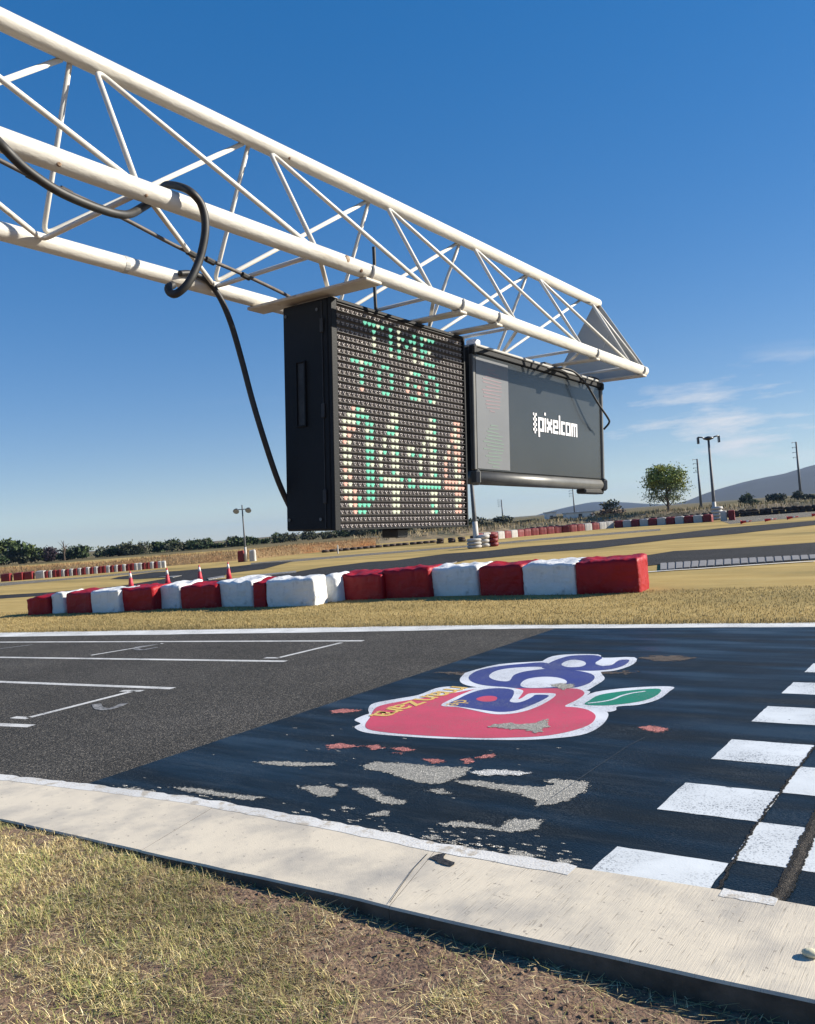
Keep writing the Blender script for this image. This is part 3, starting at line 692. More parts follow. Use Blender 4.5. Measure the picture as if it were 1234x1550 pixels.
M['logo_red'] = worn_paint('logo_red_paint', (0.60, 0.072, 0.115), (0.36, 0.15, 0.14), 12, 0.62, 0.72, rough=0.5)
M['logo_blue'] = worn_paint('logo_blue_paint', (0.045, 0.052, 0.21), (0.2, 0.2, 0.24), 12, 0.68, 0.76, rough=0.5)
M['logo_green'] = worn_paint('logo_green_paint', (0.012, 0.22, 0.12), (0.1, 0.2, 0.16), 12, 0.7, 0.78, rough=0.5)
M['logo_yellow'] = worn_paint('logo_yellow_paint', (0.74, 0.50, 0.13), (0.62, 0.33, 0.14), 20, 0.6, 0.7, rough=0.5)
M['crack'] = material('crack_filler', (0.012, 0.011, 0.010), (0.11, 0.10, 0.085), scale=38, rough=0.95, bump=1.0, bscale=80, detail=8)
M['tar'] = material('black_tar', (0.008, 0.008, 0.008), (0.03, 0.03, 0.03), scale=50, rough=0.7, bump=0.8)
M['scratch'] = material('paint_scratch', (0.06, 0.075, 0.09), (0.012, 0.02, 0.03), scale=30, rough=0.7)

def kerb_material(name, broom):
    m = material(name, (0.66, 0.585, 0.455), (0.56, 0.50, 0.40), scale=2.2, rough=0.88, detail=8, lo=0.38, hi=0.68,
                 c3=(0.34, 0.32, 0.285), scale3=2.6, f3=(0.46, 0.74), bump=0.15, bscale=160)
    nt = m.node_tree
    b = nt.nodes['Principled BSDF']
    L = nt.links.new
    base = b.inputs['Base Color'].links[0].from_socket
    tc = next(n for n in nt.nodes if n.type == 'TEX_COORD')
    # small dark stains and pits
    n1 = nt.nodes.new('ShaderNodeTexNoise')
    n1.inputs['Scale'].default_value = 42
    n1.inputs['Detail'].default_value = 4
    L(tc.outputs['Object'], n1.inputs['Vector'])
    r1 = nt.nodes.new('ShaderNodeValToRGB')
    r1.color_ramp.elements[0].position = 0.66
    r1.color_ramp.elements[1].position = 0.74
    L(n1.outputs['Fac'], r1.inputs[0])
    mx = nt.nodes.new('ShaderNodeMixRGB')
    L(r1.outputs[0], mx.inputs['Fac'])
    L(base, mx.inputs['Color1'])
    mx.inputs['Color2'].default_value = (0.22, 0.19, 0.155, 1)
    L(mx.outputs[0], b.inputs['Base Color'])
    if broom:
        mp = nt.nodes.new('ShaderNodeMapping')
        mp.inputs['Scale'].default_value = (1.0, 0.042, 0.2)
        L(tc.outputs['Object'], mp.inputs[0])
        n2 = nt.nodes.new('ShaderNodeTexNoise')
        n2.inputs['Scale'].default_value = 230
        n2.inputs['Detail'].default_value = 3
        L(mp.outputs[0], n2.inputs['Vector'])
        r2 = nt.nodes.new('ShaderNodeValToRGB')
        r2.color_ramp.elements[0].position, r2.color_ramp.elements[0].color = 0.27, (0.32, 0.29, 0.25, 1)
        r2.color_ramp.elements[1].position, r2.color_ramp.elements[1].color = 0.37, (1, 1, 1, 1)
        L(n2.outputs['Fac'], r2.inputs[0])
        m2 = nt.nodes.new('ShaderNodeMixRGB')
        m2.blend_type = 'MULTIPLY'
        m2.inputs['Fac'].default_value = 0.75
        L(mx.outputs[0], m2.inputs['Color1'])
        L(r2.outputs[0], m2.inputs['Color2'])
        L(m2.outputs[0], b.inputs['Base Color'])
        bp = nt.nodes.new('ShaderNodeBump')
        bp.inputs['Strength'].default_value = 0.5
        bp.inputs['Distance'].default_value = 0.003
        L(n2.outputs['Fac'], bp.inputs['Height'])
        L(bp.outputs[0], b.inputs['Normal'])
    return m
M['kerb_smooth'] = kerb_material('smooth_concrete', False)
M['kerb_broom'] = kerb_material('broomed_concrete', True)
M['kerb_face'] = material('shaded_soiled_concrete', (0.06, 0.05, 0.038), (0.13, 0.105, 0.08), scale=7, rough=0.95, detail=8, bump=0.6, bscale=40)
M['soil'] = material('dry_soil', (0.125, 0.074, 0.050), (0.225, 0.145, 0.098), scale=9, rough=0.95, detail=10, bump=1.0, bscale=60,
                     c3=(0.30, 0.21, 0.13), scale3=26, f3=(0.55, 0.68))
M['infield'] = material('dry_grass_field', (0.37, 0.262, 0.095), (0.46, 0.34, 0.135), scale=0.9, rough=0.95, detail=10, bump=0.9, bscale=14,
                        c3=(0.22, 0.175, 0.07), scale3=0.16, f3=(0.46, 0.68), stretch=(0.6, 1.6, 1), spec=0.08)
M['bank'] = material('dry_bank_soil', (0.22, 0.145, 0.07), (0.33, 0.225, 0.115), scale=0.8, rough=0.95, detail=8, bump=0.8,
                     c3=(0.30, 0.13, 0.05), scale3=0.12, f3=(0.52, 0.66), spec=0.08)
M['blade'] = material('grass_blade', (0.85, 0.85, 0.85), (1.1, 1.1, 1.1), scale=3, rough=0.75, spec=0.25, attr='Col')
M['hill'] = material('scrub_hill', (0.007, 0.014, 0.016), (0.013, 0.022, 0.021), scale=0.02, rough=1.0, detail=8, bump=0.0)

# ------------------------------------------------------------------ ground, road, kerb
near = [(-40, -14), (-20, -2.6), (-12, 1.3), (-8.5, 2.45)] + D['near_edge'] + [(3, 3.55), (30, 4.2)]
kout = [(-40, -14.9), (-20, -3.4), (-12, 0.75), (-8.5, 1.95)] + D['kerb_out'] + [(3, 2.95), (30, 3.6)]
ftop = [(-40, 3.4), (-27, 7.0)] + D['far_top'] + [(5, 11.5), (30, 12.6)]
fbot = [(-40, 3.2), (-27, 6.75)] + D['far_bot'] + [(5, 11.32), (30, 12.4)]

mb = MB()
N = 96
rad = [0.0] + [2.0 * (1.16 ** i) for i in range(52)]
vv = [(0, 0, -0.16)]
ff = []
for r_ in rad[1:]:
    vv += [(r_ * math.cos(2 * math.pi * k / N), r_ * math.sin(2 * math.pi * k / N), -0.16) for k in range(N)]
for k in range(N):
    ff.append((0, 1 + k, 1 + (k + 1) % N))
for i in range(len(rad) - 2):
    for k in range(N):
        a = 1 + i * N
        ff.append((a + k, a + N + k, a + N + (k + 1) % N, a + (k + 1) % N))
mb.add(vv, ff)
mb.build('ground', M['soil'], kind='structure')

# infield of dry grass beyond the track, out to the horizon
mb = MB()
xs = [-3000, -900, -300, -120, -60] + [x for x in np.arange(-40, 30.1, 1.0)] + [60, 120, 300, 900, 3000]
lo = []
for x in xs:
    y = y_at(ftop, x) if -40 <= x <= 30 else (ftop[0][1] - 0.25 * (-40 - x) if x < -40 else ftop[-1][1] + 0.04 * (x - 30))
    lo.append((x, y))
rows = [lo]
for t in (1.5, 5, 12, 25, 50, 110, 260, 700, 2000, 3400):
    rows.append([(x, y + t) for x, y in lo])
for i in range(len(rows) - 1):
    mb.strip(rows[i], rows[i + 1], -0.012 if i else -0.03, -0.012)
mb.build('infield', M['infield'], kind='structure')

# darker scrubland beyond the circuit
M['scrub'] = material('scrubland', (0.13, 0.105, 0.055), (0.21, 0.165, 0.085), scale=0.08, rough=1.0, detail=9, c3=(0.07, 0.075, 0.035), scale3=0.03, f3=(0.48, 0.62), spec=0.05)
mb = MB()
for a_, b_ in ((97, 150), (150, 300), (300, 800), (800, 3300)):
    mb.strip([(x, y + a_) for x, y in lo], [(x, y + b_) for x, y in lo], -0.004)
mb.build('scrubland', M['scrub'], kind='structure')

mb = MB()
xs = list(np.arange(-40, 30.01, 0.5))
mb.strip([(x, y_at(near, x)) for x in xs], [(x, y_at(ftop, x)) for x in xs], 0.0)
road = mb.build('racetrack', M['asphalt'], kind='structure', label='dark asphalt racetrack crossing the picture')
THIN.append(road)
# white far edge line
mb = MB()
rr = random.Random(3)
mb.strip([(x, y_at(fbot, x) + rr.uniform(-.02, .02)) for x in xs], [(x, y_at(ftop, x) + rr.uniform(-.03, .05)) for x in xs], 0.004)
mb.build('edge_line', M['white_line'], road)
# navy painted field
mb = MB()
xb = [-5.27] + list(np.arange(-5.2, 30.01, 0.4))
A = [(x, y_at(near, x) + 0.01) for x in xb]
B = [(x, y_at(fbot, x) - 0.005) for x in xb]
mb.strip(A, B, 0.004)
mb.build('painted_field', M['blue_paint'], road, label='navy blue painted field with peeled patches')

def line_poly(pts, hw):
    a = [Vector(p) for p in pts]
    l, r_ = [], []
    for i, p in enumerate(a):
        d = (a[min(i + 1, len(a) - 1)] - a[max(i - 1, 0)]).normalized()
        n = Vector((-d.y, d.x))
        l.append(tuple(p + n * hw))
        r_.append(tuple(p - n * hw))
    return l + r_[::-1]

hws = [.05, .05, .05, .05, .04, .04, .04, .04, .04, .04, .035, .05]
for i, (p, hw) in enumerate(zip(D['grid_lines'], hws)):
    if i < 4:                                    # the long lines run on to the left
        a, b = Vector(p[0]), Vector(p[1])
        p = [tuple(a + (a - b).normalized() * 12), tuple(b)]
    MB().sheet(line_poly(p, hw), 0.004 if i < 4 else 0.008).build('grid_line', M['white_faint' if i in (10, 11) else 'white_thin'], road)
for k in ('number', 'number_far'):
    q = [(v.x, v.y) for v in smooth_path([(*p, 0) for p in D[k]], 4)]
    MB().sheet(line_poly(q, 0.045), 0.012).build('grid_number', M['white_faint'], road, label='worn white grid number stroke')

# chequered start line : 0.5 m squares
cols = [-1.64, -1.135, -0.63, -0.125]
yl = [3.70, 4.195, 4.665, 5.155, 5.625, 6.125, 6.61, 7.07, 7.515, 7.965, 8.39, 8.85, 9.3, 9.75, 10.2, 10.62]
rr = random.Random(11)
for c in range(3):
    x0, x1 = cols[c], cols[c + 1]
    sk = lambda x: 0.055 * (x + 1.64)
    cells = [(yl[i], yl[i + 1]) for i in range(len(yl) - 1) if i % 2 == (1 if c % 2 == 0 else 0)]
    if c % 2 == 0:
        cells = [(y_at(near, x0) + 0.02, 3.655)] + cells
    for (y0, y1) in cells:
        if y1 > y_at(fbot, x1):
            continue
        poly = [(x0, y0 + sk(x0)), (x1, y0 + sk(x1)), (x1, y1 + sk(x1)), (x0, y1 + sk(x0))]
        MB().sheet(ragged(poly, 0.003, 0.06, rr), 0.008).build('painted_square', M['white_square'], road)

# peeled patches, bare aggregate showing
rr = random.Random(5)
def patch(p, mname, z, name='peeled_patch', parent=None):
    sd_sheet(name, patch_cells(p, .055), z, M[mname], parent or road)
for p in D['peel']: patch(p, 'bare', 0.008)
for p in D['peel_white']: patch(p, 'bare_white', 0.012)
for p in D['peel_pink']: patch(p, 'old_pink', 0.008)
for p in D['peel_brown']: patch(p, 'old_brown', 0.008)
# scattered flakes, most of them along the near edge: one part
mb = MB()
for i in range(120):
    x = rr.uniform(-5.1, -1.7) if i > 70 else rr.gauss(-2.2, .3)
    y = y_at(near, x) + 0.03 + abs(rr.gauss(0, 0.10))
    s_ = rr.uniform(.003, .018)
    poly = [(x + s_ * rr.uniform(1.0, 2.6) * math.cos(a * math.pi / 3.5 + .3), y + s_ * rr.uniform(.4, .8) * math.sin(a * math.pi / 3.5 + .3)) for a in range(7)]
    mb.sheet(poly, 0.0064)
for i in range(34):
    x = rr.uniform(-5.0, -2.6)
    y = rr.uniform(3.8, 5.4)
    s_ = rr.uniform(.004, .012)
    poly = [(x + s_ * rr.uniform(1.0, 2.6) * math.cos(a * math.pi / 3.5 + .3), y + s_ * rr.uniform(.4, .8) * math.sin(a * math.pi / 3.5 + .3)) for a in range(7)]
    mb.sheet(poly, 0.0064)
mb.build('paint_flakes', M['flake'], road, kind='stuff')

def rough_strip(pts, w, z, mname, name, r, jag=0.5, step=0.03):
    pts = resample(pts, max(4, int(sum((Vector(a) - Vector(b)).length for a, b in zip(pts, pts[1:])) / step)))
    a = [Vector(p) for p in pts]
    l, r_ = [], []
    for i, p in enumerate(a):
        d = (a[min(i + 1, len(a) - 1)] - a[max(i - 1, 0)]).normalized()
        n = Vector((-d.y, d.x))
        tp = 1 if 1 < i < len(a) - 2 else 0.4
        l.append(tuple(p + n * w * tp * r.uniform(1 - jag, 1 + jag)))
        r_.append(tuple(p - n * w * tp * r.uniform(1 - jag, 1 + jag)))
    MB().strip(l, r_, z).build(name, M[mname], road)
def fray_strip(pts, w, z, mname):
    L_ = sum((Vector(a) - Vector(b)).length for a, b in zip(pts, pts[1:]))
    q = resample(pts, max(6, int(L_ / .02)))
    q = [(x + rr.uniform(-.006, .006), y + rr.uniform(-.004, .004)) for x, y in q]
    sd_sheet('crack', strip_cells(q, w), z, M[mname], road)
D['crack'] += [(D['crack'][-1][0] + .03, 5.6), (D['crack'][-1][0] + .01, 7.0), (D['crack'][-1][0] + .05, 8.8), (D['crack'][-1][0] + .02, 10.7)]
D['seam'] += [(-1.13, 6.6), (-1.12, 8.2), (-1.13, 10.6)]
fray_strip(D['crack'], 0.058, 0.0125, 'tar_edge')
fray_strip([(p[0] + .004, p[1]) for p in D['crack']], 0.028, 0.0140, 'crack_edge')
fray_strip(D['seam'], 0.013, 0.0125, 'tar_edge')
rough_strip(D['hairline'][1:], 0.0022, 0.0085, 'scratch', 'crack', rr, 0.6, 0.05)

# ---- apple emblem painted on the navy field
G_ = D['logo']
logo = MB().sheet(smooth_closed(G_['outline_apple']), 0.008).build('painted_emblem', M['logo_white'], road, label='large red apple emblem with blue letters and green leaf')
THIN.append(logo)
z = 0.0085
for nm, key, mt, zz, sm in (('outline', 'outline_leaf', 'logo_white', .0090, 1), ('outline', 'outline_g', 'logo_white', .0100, 1), ('outline', 'outline_a', 'logo_white', .0110, 1),
                            ('apple', 'apple', 'logo_red', .0120, 1), ('outline', 'e_white', 'logo_white', .0160, 1), ('letter', 'e_blue', 'logo_blue', .0172, 1), ('letter_hole', 'e_hole', 'logo_red', .0184, 1),
                            ('letter', 'g_blue', 'logo_blue', .0140, 1), ('letter_hole', 'g_hole_a', 'logo_white', .0152, 1), ('letter_hole', 'g_hole_b', 'logo_white', .0152, 1),
                            ('letter', 'a_blue', 'logo_blue', .0165, 1), ('letter_hole', 'a_hole', 'logo_white', .0178, 1), ('letter_hole', 'a_notch', 'logo_white', .0178, 1),
                            ('leaf', 'leaf', 'logo_green', .0130, 1)):
    MB().sheet(smooth_closed(G_[key], 3), zz).build(nm, M[mt], logo)
q = [(v.x, v.y) for v in smooth_path([(*p, 0) for p in G_['vein']], 5)]
MB().sheet(line_poly(q, 0.014), 0.0145).build('leaf_vein', M['logo_white'], logo)
rr = random.Random(21)
for k in ('scar', 'scar_b'):
    patch(G_[k], 'bare', 0.0195, parent=logo)

def letter_mesh(ch, ox, oy, right, up, size, z, mat, parent, name='letter', bold=0.0):
    z *= 0.35
    cu = bpy.data.curves.new('letter', 'FONT')
    cu.body = ch
    cu.align_x = 'CENTER'
    cu.offset = bold
    cu.size = 1.0
    tmp = bpy.data.objects.new('letter_tmp', cu)
    COL.objects.link(tmp)
    dg = bpy.context.evaluated_depsgraph_get()
    me = bpy.data.meshes.new_from_object(tmp.evaluated_get(dg))
    bpy.data.objects.remove(tmp, do_unlink=True)
    for v in me.vertices:
        x, y = v.co.x * size, v.co.y * size
        v.co = (ox + right[0] * x + up[0] * y, oy + right[1] * x + up[1] * y, z)
    me.materials.clear()
    me.materials.append(mat)
    o = bpy.data.objects.new(name, me)
    COL.objects.link(o)
    o.parent = parent
    return o
word = 'manzana'[::-1]
tb, tt = G_['text_base'], G_['text_top']
for i in range(7):
    up = Vector(tb[i]) - Vector(tt[i])
    h = max(up.length, .2)
    j = min(i, 5)
    along = (Vector(tb[j]) - Vector(tb[j + 1])).normalized()       # reading direction, away from the camera's left
    upn = Vector((-along.y, along.x))
    c0 = Vector(tt[i]).lerp(Vector(tb[i]), 0.15)
    letter_mesh(word[i], c0.x, c0.y, along, upn, 0.40, 0.0195, M['logo_yellow'], logo, bold=0.012)
c0 = Vector(tb[5]).lerp(Vector(tb[6]), 0.3) + Vector((0.28, -0.20))
letter_mesh('de', c0.x, c0.y, (Vector(tb[4]) - Vector(tb[6])).normalized(), Vector((-(Vector(tb[4]) - Vector(tb[6])).normalized().y, (Vector(tb[4]) - Vector(tb[6])).normalized().x)), 0.24, 0.0195, M['logo_yellow'], logo)

# ---- concrete kerb, slab by slab
kerb = bpy.data.objects.new('kerb', None)
COL.objects.link(kerb)
kerb.location = (-3, 3, 0)
tag(kerb, 'pale cream concrete kerb along the near track edge', None, None, 'structure')
joints = [(-40, -40), (-20, -20), (-12, -12), (-9.2, -8.9), (-7.4, -7.1), (-5.66, -5.42), (-4.0, -3.82), (-2.41, -2.24), (0.9, 1.0), (2.7, 2.75), (30, 30)]
for i in range(len(joints) - 1):
    (a0, b0), (a1, b1) = joints[i], joints[i + 1]
    g_ = 0.0012
    n = 10
    A = [(a0 + g_ + (a1 - a0 - 2 * g_) * k / n, 0) for k in range(n + 1)]
    B = [(b0 + g_ + (b1 - b0 - 2 * g_) * k / n, 0) for k in range(n + 1)]
    A = [(x, y_at(near, x) + 0.0) for x, _ in A]
    B = [(x, y_at(kout, x) + rr.uniform(-.004, .004)) for x, _ in B]
    zt = 0.012 + rr.uniform(-.001, .001)
    mb = MB()
    B2 = [(x, y - 0.006) for x, y in B]
    A2 = [(x, y + 0.004) for x, y in A]
    mb.strip(A2, A, -0.05, zt - .004)
    mb.strip(A, B, zt, zt - 0.004)
    mb.strip(B, B2, zt - 0.004, zt - 0.014)
    mb.strip(B2, [(x, y - 0.004) for x, y in B2], zt - 0.014, -0.17)
    for e_ in (0, -1):
        mb.add([(A2[e_][0], A2[e_][1], -.05), (A[e_][0], A[e_][1], zt), (B[e_][0], B[e_][1], zt - .004), (B2[e_][0], B2[e_][1], zt - .014), (B2[e_][0], B2[e_][1] - .004, -.17)], [(0, 1, 2, 3, 4)])
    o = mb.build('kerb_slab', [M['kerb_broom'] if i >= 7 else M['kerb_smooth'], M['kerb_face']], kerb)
    for q in o.data.polygons:                # outer face: soil stain plus its shade, both put into a dark colour
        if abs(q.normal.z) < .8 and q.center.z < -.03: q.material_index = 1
# worn white edge line painted on the kerb's inner rim
mb = MB()
xk = list(np.arange(-20, -1.69, 0.06))
rr = random.Random(2)
mb.strip([(x, y_at(near, x) + 0.015 + rr.uniform(-.012, .012)) for x in xk], [(x, y_at(near, x) - 0.085 + rr.uniform(-.006, .006)) for x in xk], 0.0134, 0.0126)
mb.build('edge_line', M['edge_white'], kerb, label='worn white line painted on the kerb rim')
mb = MB()
xk = list(np.arange(-1.08, -0.86, 0.03))
mb.strip([(x, y_at(near, x) + 0.01 + rr.uniform(-.008, .008)) for x in xk], [(x, y_at(near, x) - 0.06 + rr.uniform(-.006, .006)) for x in xk], 0.0134, 0.0126)
mb.build('edge_line', M['edge_white'], kerb)
MB().sheet(ragged(D['chip'], .006, .02, rr), 0.0150).build('chipped_hole', M['tar'], kerb, label='dark chipped hole in the kerb joint')
rough = [(-2.40, 3.17), (-2.36, 3.0), (-2.31, 2.85), (-2.25, 2.68)]
l = line_poly(rough, 0.0018)
MB().sheet(l, 0.0140).build('joint', M['tar'], kerb)

# ---- tracks of the infield
for nm, z, mt in (('road_near_left', -0.006, 'asphalt_far'), ('road_hairpin', -0.002, 'asphalt_far'), ('road_middle', 0.002, 'asphalt_far'),
                  ('road_far', -0.006, 'asphalt_pale'), ('road_thin', -0.006, 'asphalt_pale'), ('tarmac_right', -0.002, 'asphalt_pale')):
    nn = {'road_near_left': 'infield_track', 'road_hairpin': 'infield_track', 'road_middle': 'infield_track', 'road_far': 'service_road', 'road_thin': 'service_road', 'tarmac_right': 'tarmac_apron'}[nm]
    o = MB().sheet(D[nm], z).build(nn, M[mt], kind='structure')
    if nm == 'road_middle':
        mid = o
for p in D['kerb_left_white']:
    MB().prism(p, 0.0, 0.03).build('kerb_stone', M['white_faint'], mid)
M['kerb_stone'] = material('grey_kerb_stone', (0.20, 0.20, 0.205), (0.27, 0.265, 0.26), scale=5, rough=0.9, bump=0.4, spec=0.08)
M['kerb_dark'] = material('dark_kerb_stone', (0.15, 0.15, 0.15), (0.2, 0.2, 0.2), scale=5, rough=0.9, bump=0.4, spec=0.08)
n = 22
A = resample(D['kerb_right_in'], n * 4 + 1)
B = resample(D['kerb_right_out'], n * 4 + 1)
for i in range(n):
    a0, a1, b0, b1 = A[4 * i], A[4 * i + 3], B[4 * i], B[4 * i + 3]
    MB().prism([a0, a1, b1, b0], -0.01, 0.035).build('kerb_stone', M['kerb_stone'], mid)
MB().prism(A + B[::-1], -0.012, 0.02).build('kerb_base', M['kerb_dark'], mid)
MB().sheet(line_poly(D['line_right'], 0.09), 0.008).build('edge_line', M['white_line'], mid)
# ------------------------------------------------------------------ lattice gantry with boards
TT = Vector((0.00955938, 0.99938203, -0.03382565))
TU = Vector((0.04896083, 0.03331883, 0.99824481))
TN = Vector((0.99875495, -0.01119874, -0.04861207))
TO = Vector((0, 0, 1.6))
def W(n, u, t):
    return TO + TN * n + TU * u + TT * t
AX = (TT, TN, TU)
M['cream'] = material('cream_enamel', (0.66, 0.64, 0.575), (0.58, 0.555, 0.49), scale=3, rough=0.42, detail=8, bump=0.2, bscale=30,
                      c3=(0.42, 0.38, 0.31), scale3=5, f3=(0.58, 0.82), spec=0.5, stretch=(2.5, .8, 2.5))
M['cream_rod'] = material('cream_enamel_rod', (0.66, 0.64, 0.58), (0.56, 0.54, 0.48), scale=5, rough=0.45, spec=0.5)
M['rust'] = material('rust', (0.12, 0.06, 0.03), (0.40, 0.30, 0.20), scale=30, rough=0.9, bump=0.5)
M['grey_plate'] = material('grey_painted_plate', (0.42, 0.42, 0.39), (0.36, 0.36, 0.34), scale=4, rough=0.55)
M['bar'] = material('cream_bar', (0.60, 0.55, 0.46), (0.48, 0.43, 0.36), scale=9, rough=0.6, c3=(0.26, 0.17, 0.10), scale3=8, f3=(0.62, 0.75))
M['black_case'] = material('black_powder_coat', (0.006, 0.0075, 0.009), (0.009, 0.0105, 0.012), scale=6, rough=0.6, bump=0.1, bscale=200, spec=0.25)
M['black_rubber'] = material('black_rubber', (0.012, 0.012, 0.012), (0.03, 0.03, 0.028), scale=30, rough=0.55)
M['grey_rubber'] = material('weathered_rubber', (0.05, 0.045, 0.04), (0.12, 0.10, 0.085), scale=20, rough=0.6)
M['led_back'] = material('led_module_face', (0.075, 0.064, 0.058), (0.11, 0.094, 0.085), scale=60, rough=0.6)
M['louver'] = material('led_louver', (0.022, 0.020, 0.019), (0.04, 0.035, 0.032), scale=40, rough=0.5)
M['led_off'] = material('led_lens', (0.36, 0.33, 0.31), (0.52, 0.48, 0.46), scale=200, rough=0.2, spec=0.8)
M['board_face'] = material('smoked_panel', (0.026, 0.030, 0.032), (0.034, 0.038, 0.040), scale=1.5, rough=0.24, spec=0.5, coat=0.15)
M['board_strip'] = material('pale_film', (0.125, 0.132, 0.14), (0.155, 0.162, 0.168), scale=2, rough=0.35)
M['frame_grey'] = material('dark_aluminium', (0.10, 0.10, 0.095), (0.14, 0.14, 0.13), scale=8, rough=0.45, metal=0.3)
M['white_print'] = material('white_print', (0.80, 0.80, 0.80), (0.76, 0.76, 0.76), scale=10, rough=0.5)
M['pink_reflection'] = material('pink_reflection_tint', (0.23, 0.155, 0.17), (0.19, 0.15, 0.16), scale=10, rough=0.4)
M['green_reflection'] = material('green_reflection_tint', (0.135, 0.20, 0.16), (0.14, 0.18, 0.155), scale=10, rough=0.4)

FR, BA, TP = (-1.75, 0.846), (-2.287, 0.846), (-2.0185, 1.281)
T_END, T_BEG = 4.585, -2.2
gx = W(-2.02, 0, T_BEG + 0.25)
gantry = empty('lattice_gantry', (gx.x, gx.y, -0.12), 'cream white triangular lattice gantry arm reaching over the track', 'gantry')
for nu, t1 in ((FR, T_END), (BA, T_END - 0.06), (TP, T_END - 0.02)):
    MB().tube([W(*nu, T_BEG), W(*nu, 0), W(*nu, 2), W(*nu, t1)], 0.0268, 20).build('chord_tube', M['cream'], gantry, smooth=False)
for o in gantry.children:
    for p in o.data.polygons:
        p.use_smooth = len(p.vertices) == 4

def bent(a, b, c, r=0.0078, bend=0.035):
    a, b, c = Vector(a), Vector(b), Vector(c)
    d1, d2 = (a - b).normalized(), (c - b).normalized()
    p1, p2 = b + d1 * bend, b + d2 * bend
    arc = [p1.lerp(b, s_).lerp(b.lerp(p2, s_), s_) for s_ in (0, .2, .4, .6, .8, 1)]
    return MB().tube([a] + arc + [c], r, 8)
rr = random.Random(4)
tk = lambda k: 1.235 + 0.633 * k
def j(): return rr.uniform(-.012, .012)
for k in range(-5, 6):
    if tk(k) < T_BEG + .1: continue
    last = k == 5
    nxt = lambda dt: min(tk(k + 1) + dt, T_END - 0.03)
    bent(W(FR[0] - .006, FR[1] + .02, tk(k) - .015 + j()), W(TP[0] + .012, TP[1] - .022, tk(k) + .045 + j()), W(FR[0] - .006, FR[1] + .02, nxt(-.03) + j() * 0)).build('lacing_rod', M['cream_rod'], gantry, smooth=True)
    if not last:
        bent(W(TP[0] - .012, TP[1] - .022, tk(k) - .035 + j()), W(BA[0] + .004, BA[1] + .02, tk(k) + .03 + j()), W(TP[0] - .012, TP[1] - .022, nxt(-.05))).build('lacing_rod', M['cream_rod'], gantry, smooth=True)
        bent(W(FR[0] - .02, FR[1], tk(k) + .03 + j()), W(BA[0] + .022, BA[1], nxt(.02)), W(FR[0] - .02, FR[1], nxt(.0))).build('lacing_rod', M['cream_rod'], gantry, smooth=True)
# closing plate at the tip
def plate(pts, th):
    mb = MB()
    a = [W(n, u, t) for n, u, t in pts]
    b = [p + TT * th for p in a]
    n = len(a)
    mb.add(a + b, [tuple(range(n))[::-1], tuple(range(n, 2 * n))] + [(i, (i + 1) % n, n + (i + 1) % n, n + i) for i in range(n)])
    return mb
plate([(TP[0] - .02, TP[1] - .01, T_END - .035), (TP[0] + .02, TP[1] - .01, T_END - .035), (FR[0] + .02, FR[1] + .01, T_END - .035), (FR[0] + .005, FR[1] - .024, T_END - .035), (BA[0], BA[1] - .024, T_END - .035), (BA[0] - .02, BA[1] + .01, T_END - .035)], 0.006).build('end_plate', M['grey_plate'], gantry)
MB().box(W(-1.965, 1.045, T_END - .04), .003, .004, .075, (TT, (TN * .9 + TU * -.42).normalized(), (TU * .9 + TN * .42).normalized())).build('slot_sliver', M['cream_rod'], gantry)  # pale bar stands in for light showing through a slot
MB().tube([W(TP[0], TP[1] - .012, T_END - .05), W(TP[0], TP[1] - .014, T_END - .021)], 0.021, 12).build('rust_stain', M['rust'], gantry, label='rusty end of the upper tube')
# flat cross bars carrying the boards, with rounded saddles under the front tube
for t, wd in ((2.115, .085), (2.66, .05), (2.93, .05), (3.90, .045), (4.53, .06)):
    MB().box(W((FR[0] + BA[0]) / 2, FR[1] - .033, t), wd, BA[0] * -1 + FR[0] + .045, .012, AX, .003).build('cross_bar', M['bar'], gantry)
    mb = MB()
    pts = [W(FR[0] + .031 * math.cos(a), FR[1] + .031 * math.sin(a), t - .008) for a in [math.pi * (-1.0 + 1.15 * i / 8) for i in range(9)]]
    mb.tube(pts, .0055, 6)
    mb.build('saddle_clamp', M['cream'], gantry, smooth=True)
# collar and rust spots on the tubes
MB().tube([W(*BA, 1.53), W(*BA, 1.545)], 0.0278, 20).build('weld_seam', M['grey_plate'], gantry)
for n, u, t, s_ in ((FR[0] + .0245, FR[1] + .006, 1.98, .014), (FR[0] + .022, FR[1] - .013, 2.05, .008), (FR[0] + .02, FR[1] - .016, 1.0, .007), (TP[0] + .02, TP[1] - .016, 2.0, .006), (FR[0] + .02, FR[1] - .017, 1.23, .005)):
    mb = MB()
    c = W(n, u, t)
    mb.lathe(c, [(s_, -.002), (s_ * .8, .002), (s_ * .2, .0035)], 7, (TT, TU, TN))
    mb.build('rust_spot', M['rust'], gantry)
# column that carries the arm, outside the picture
MB().tube([(gx.x, gx.y, -.17), (gx.x, gx.y, 2.4), W(TP[0], TP[1] - .03, T_BEG + .25)], .07, 16).build('column', M['cream'], gantry, smooth=True)
MB().box((gx.x, gx.y, -.12), .5, .5, .08, None, .01).build('base_plate', M['grey_plate'], gantry)

# ---- LED countdown board
t0, t1, u0, u1, nb, nf = 2.109, 2.957, -0.021, 0.796, -2.16, -1.935
lb = W((nb + nf) / 2, u0, (t0 + t1) / 2)
led = empty('led_board', lb, 'black square LED countdown board reading TIME TO GO 04:44', 'display')
MB().box(W((nb + nf) / 2, (u0 + u1) / 2, (t0 + t1) / 2), t1 - t0, nf - nb, u1 - u0, AX, .006).build('cabinet', M['black_case'], led)
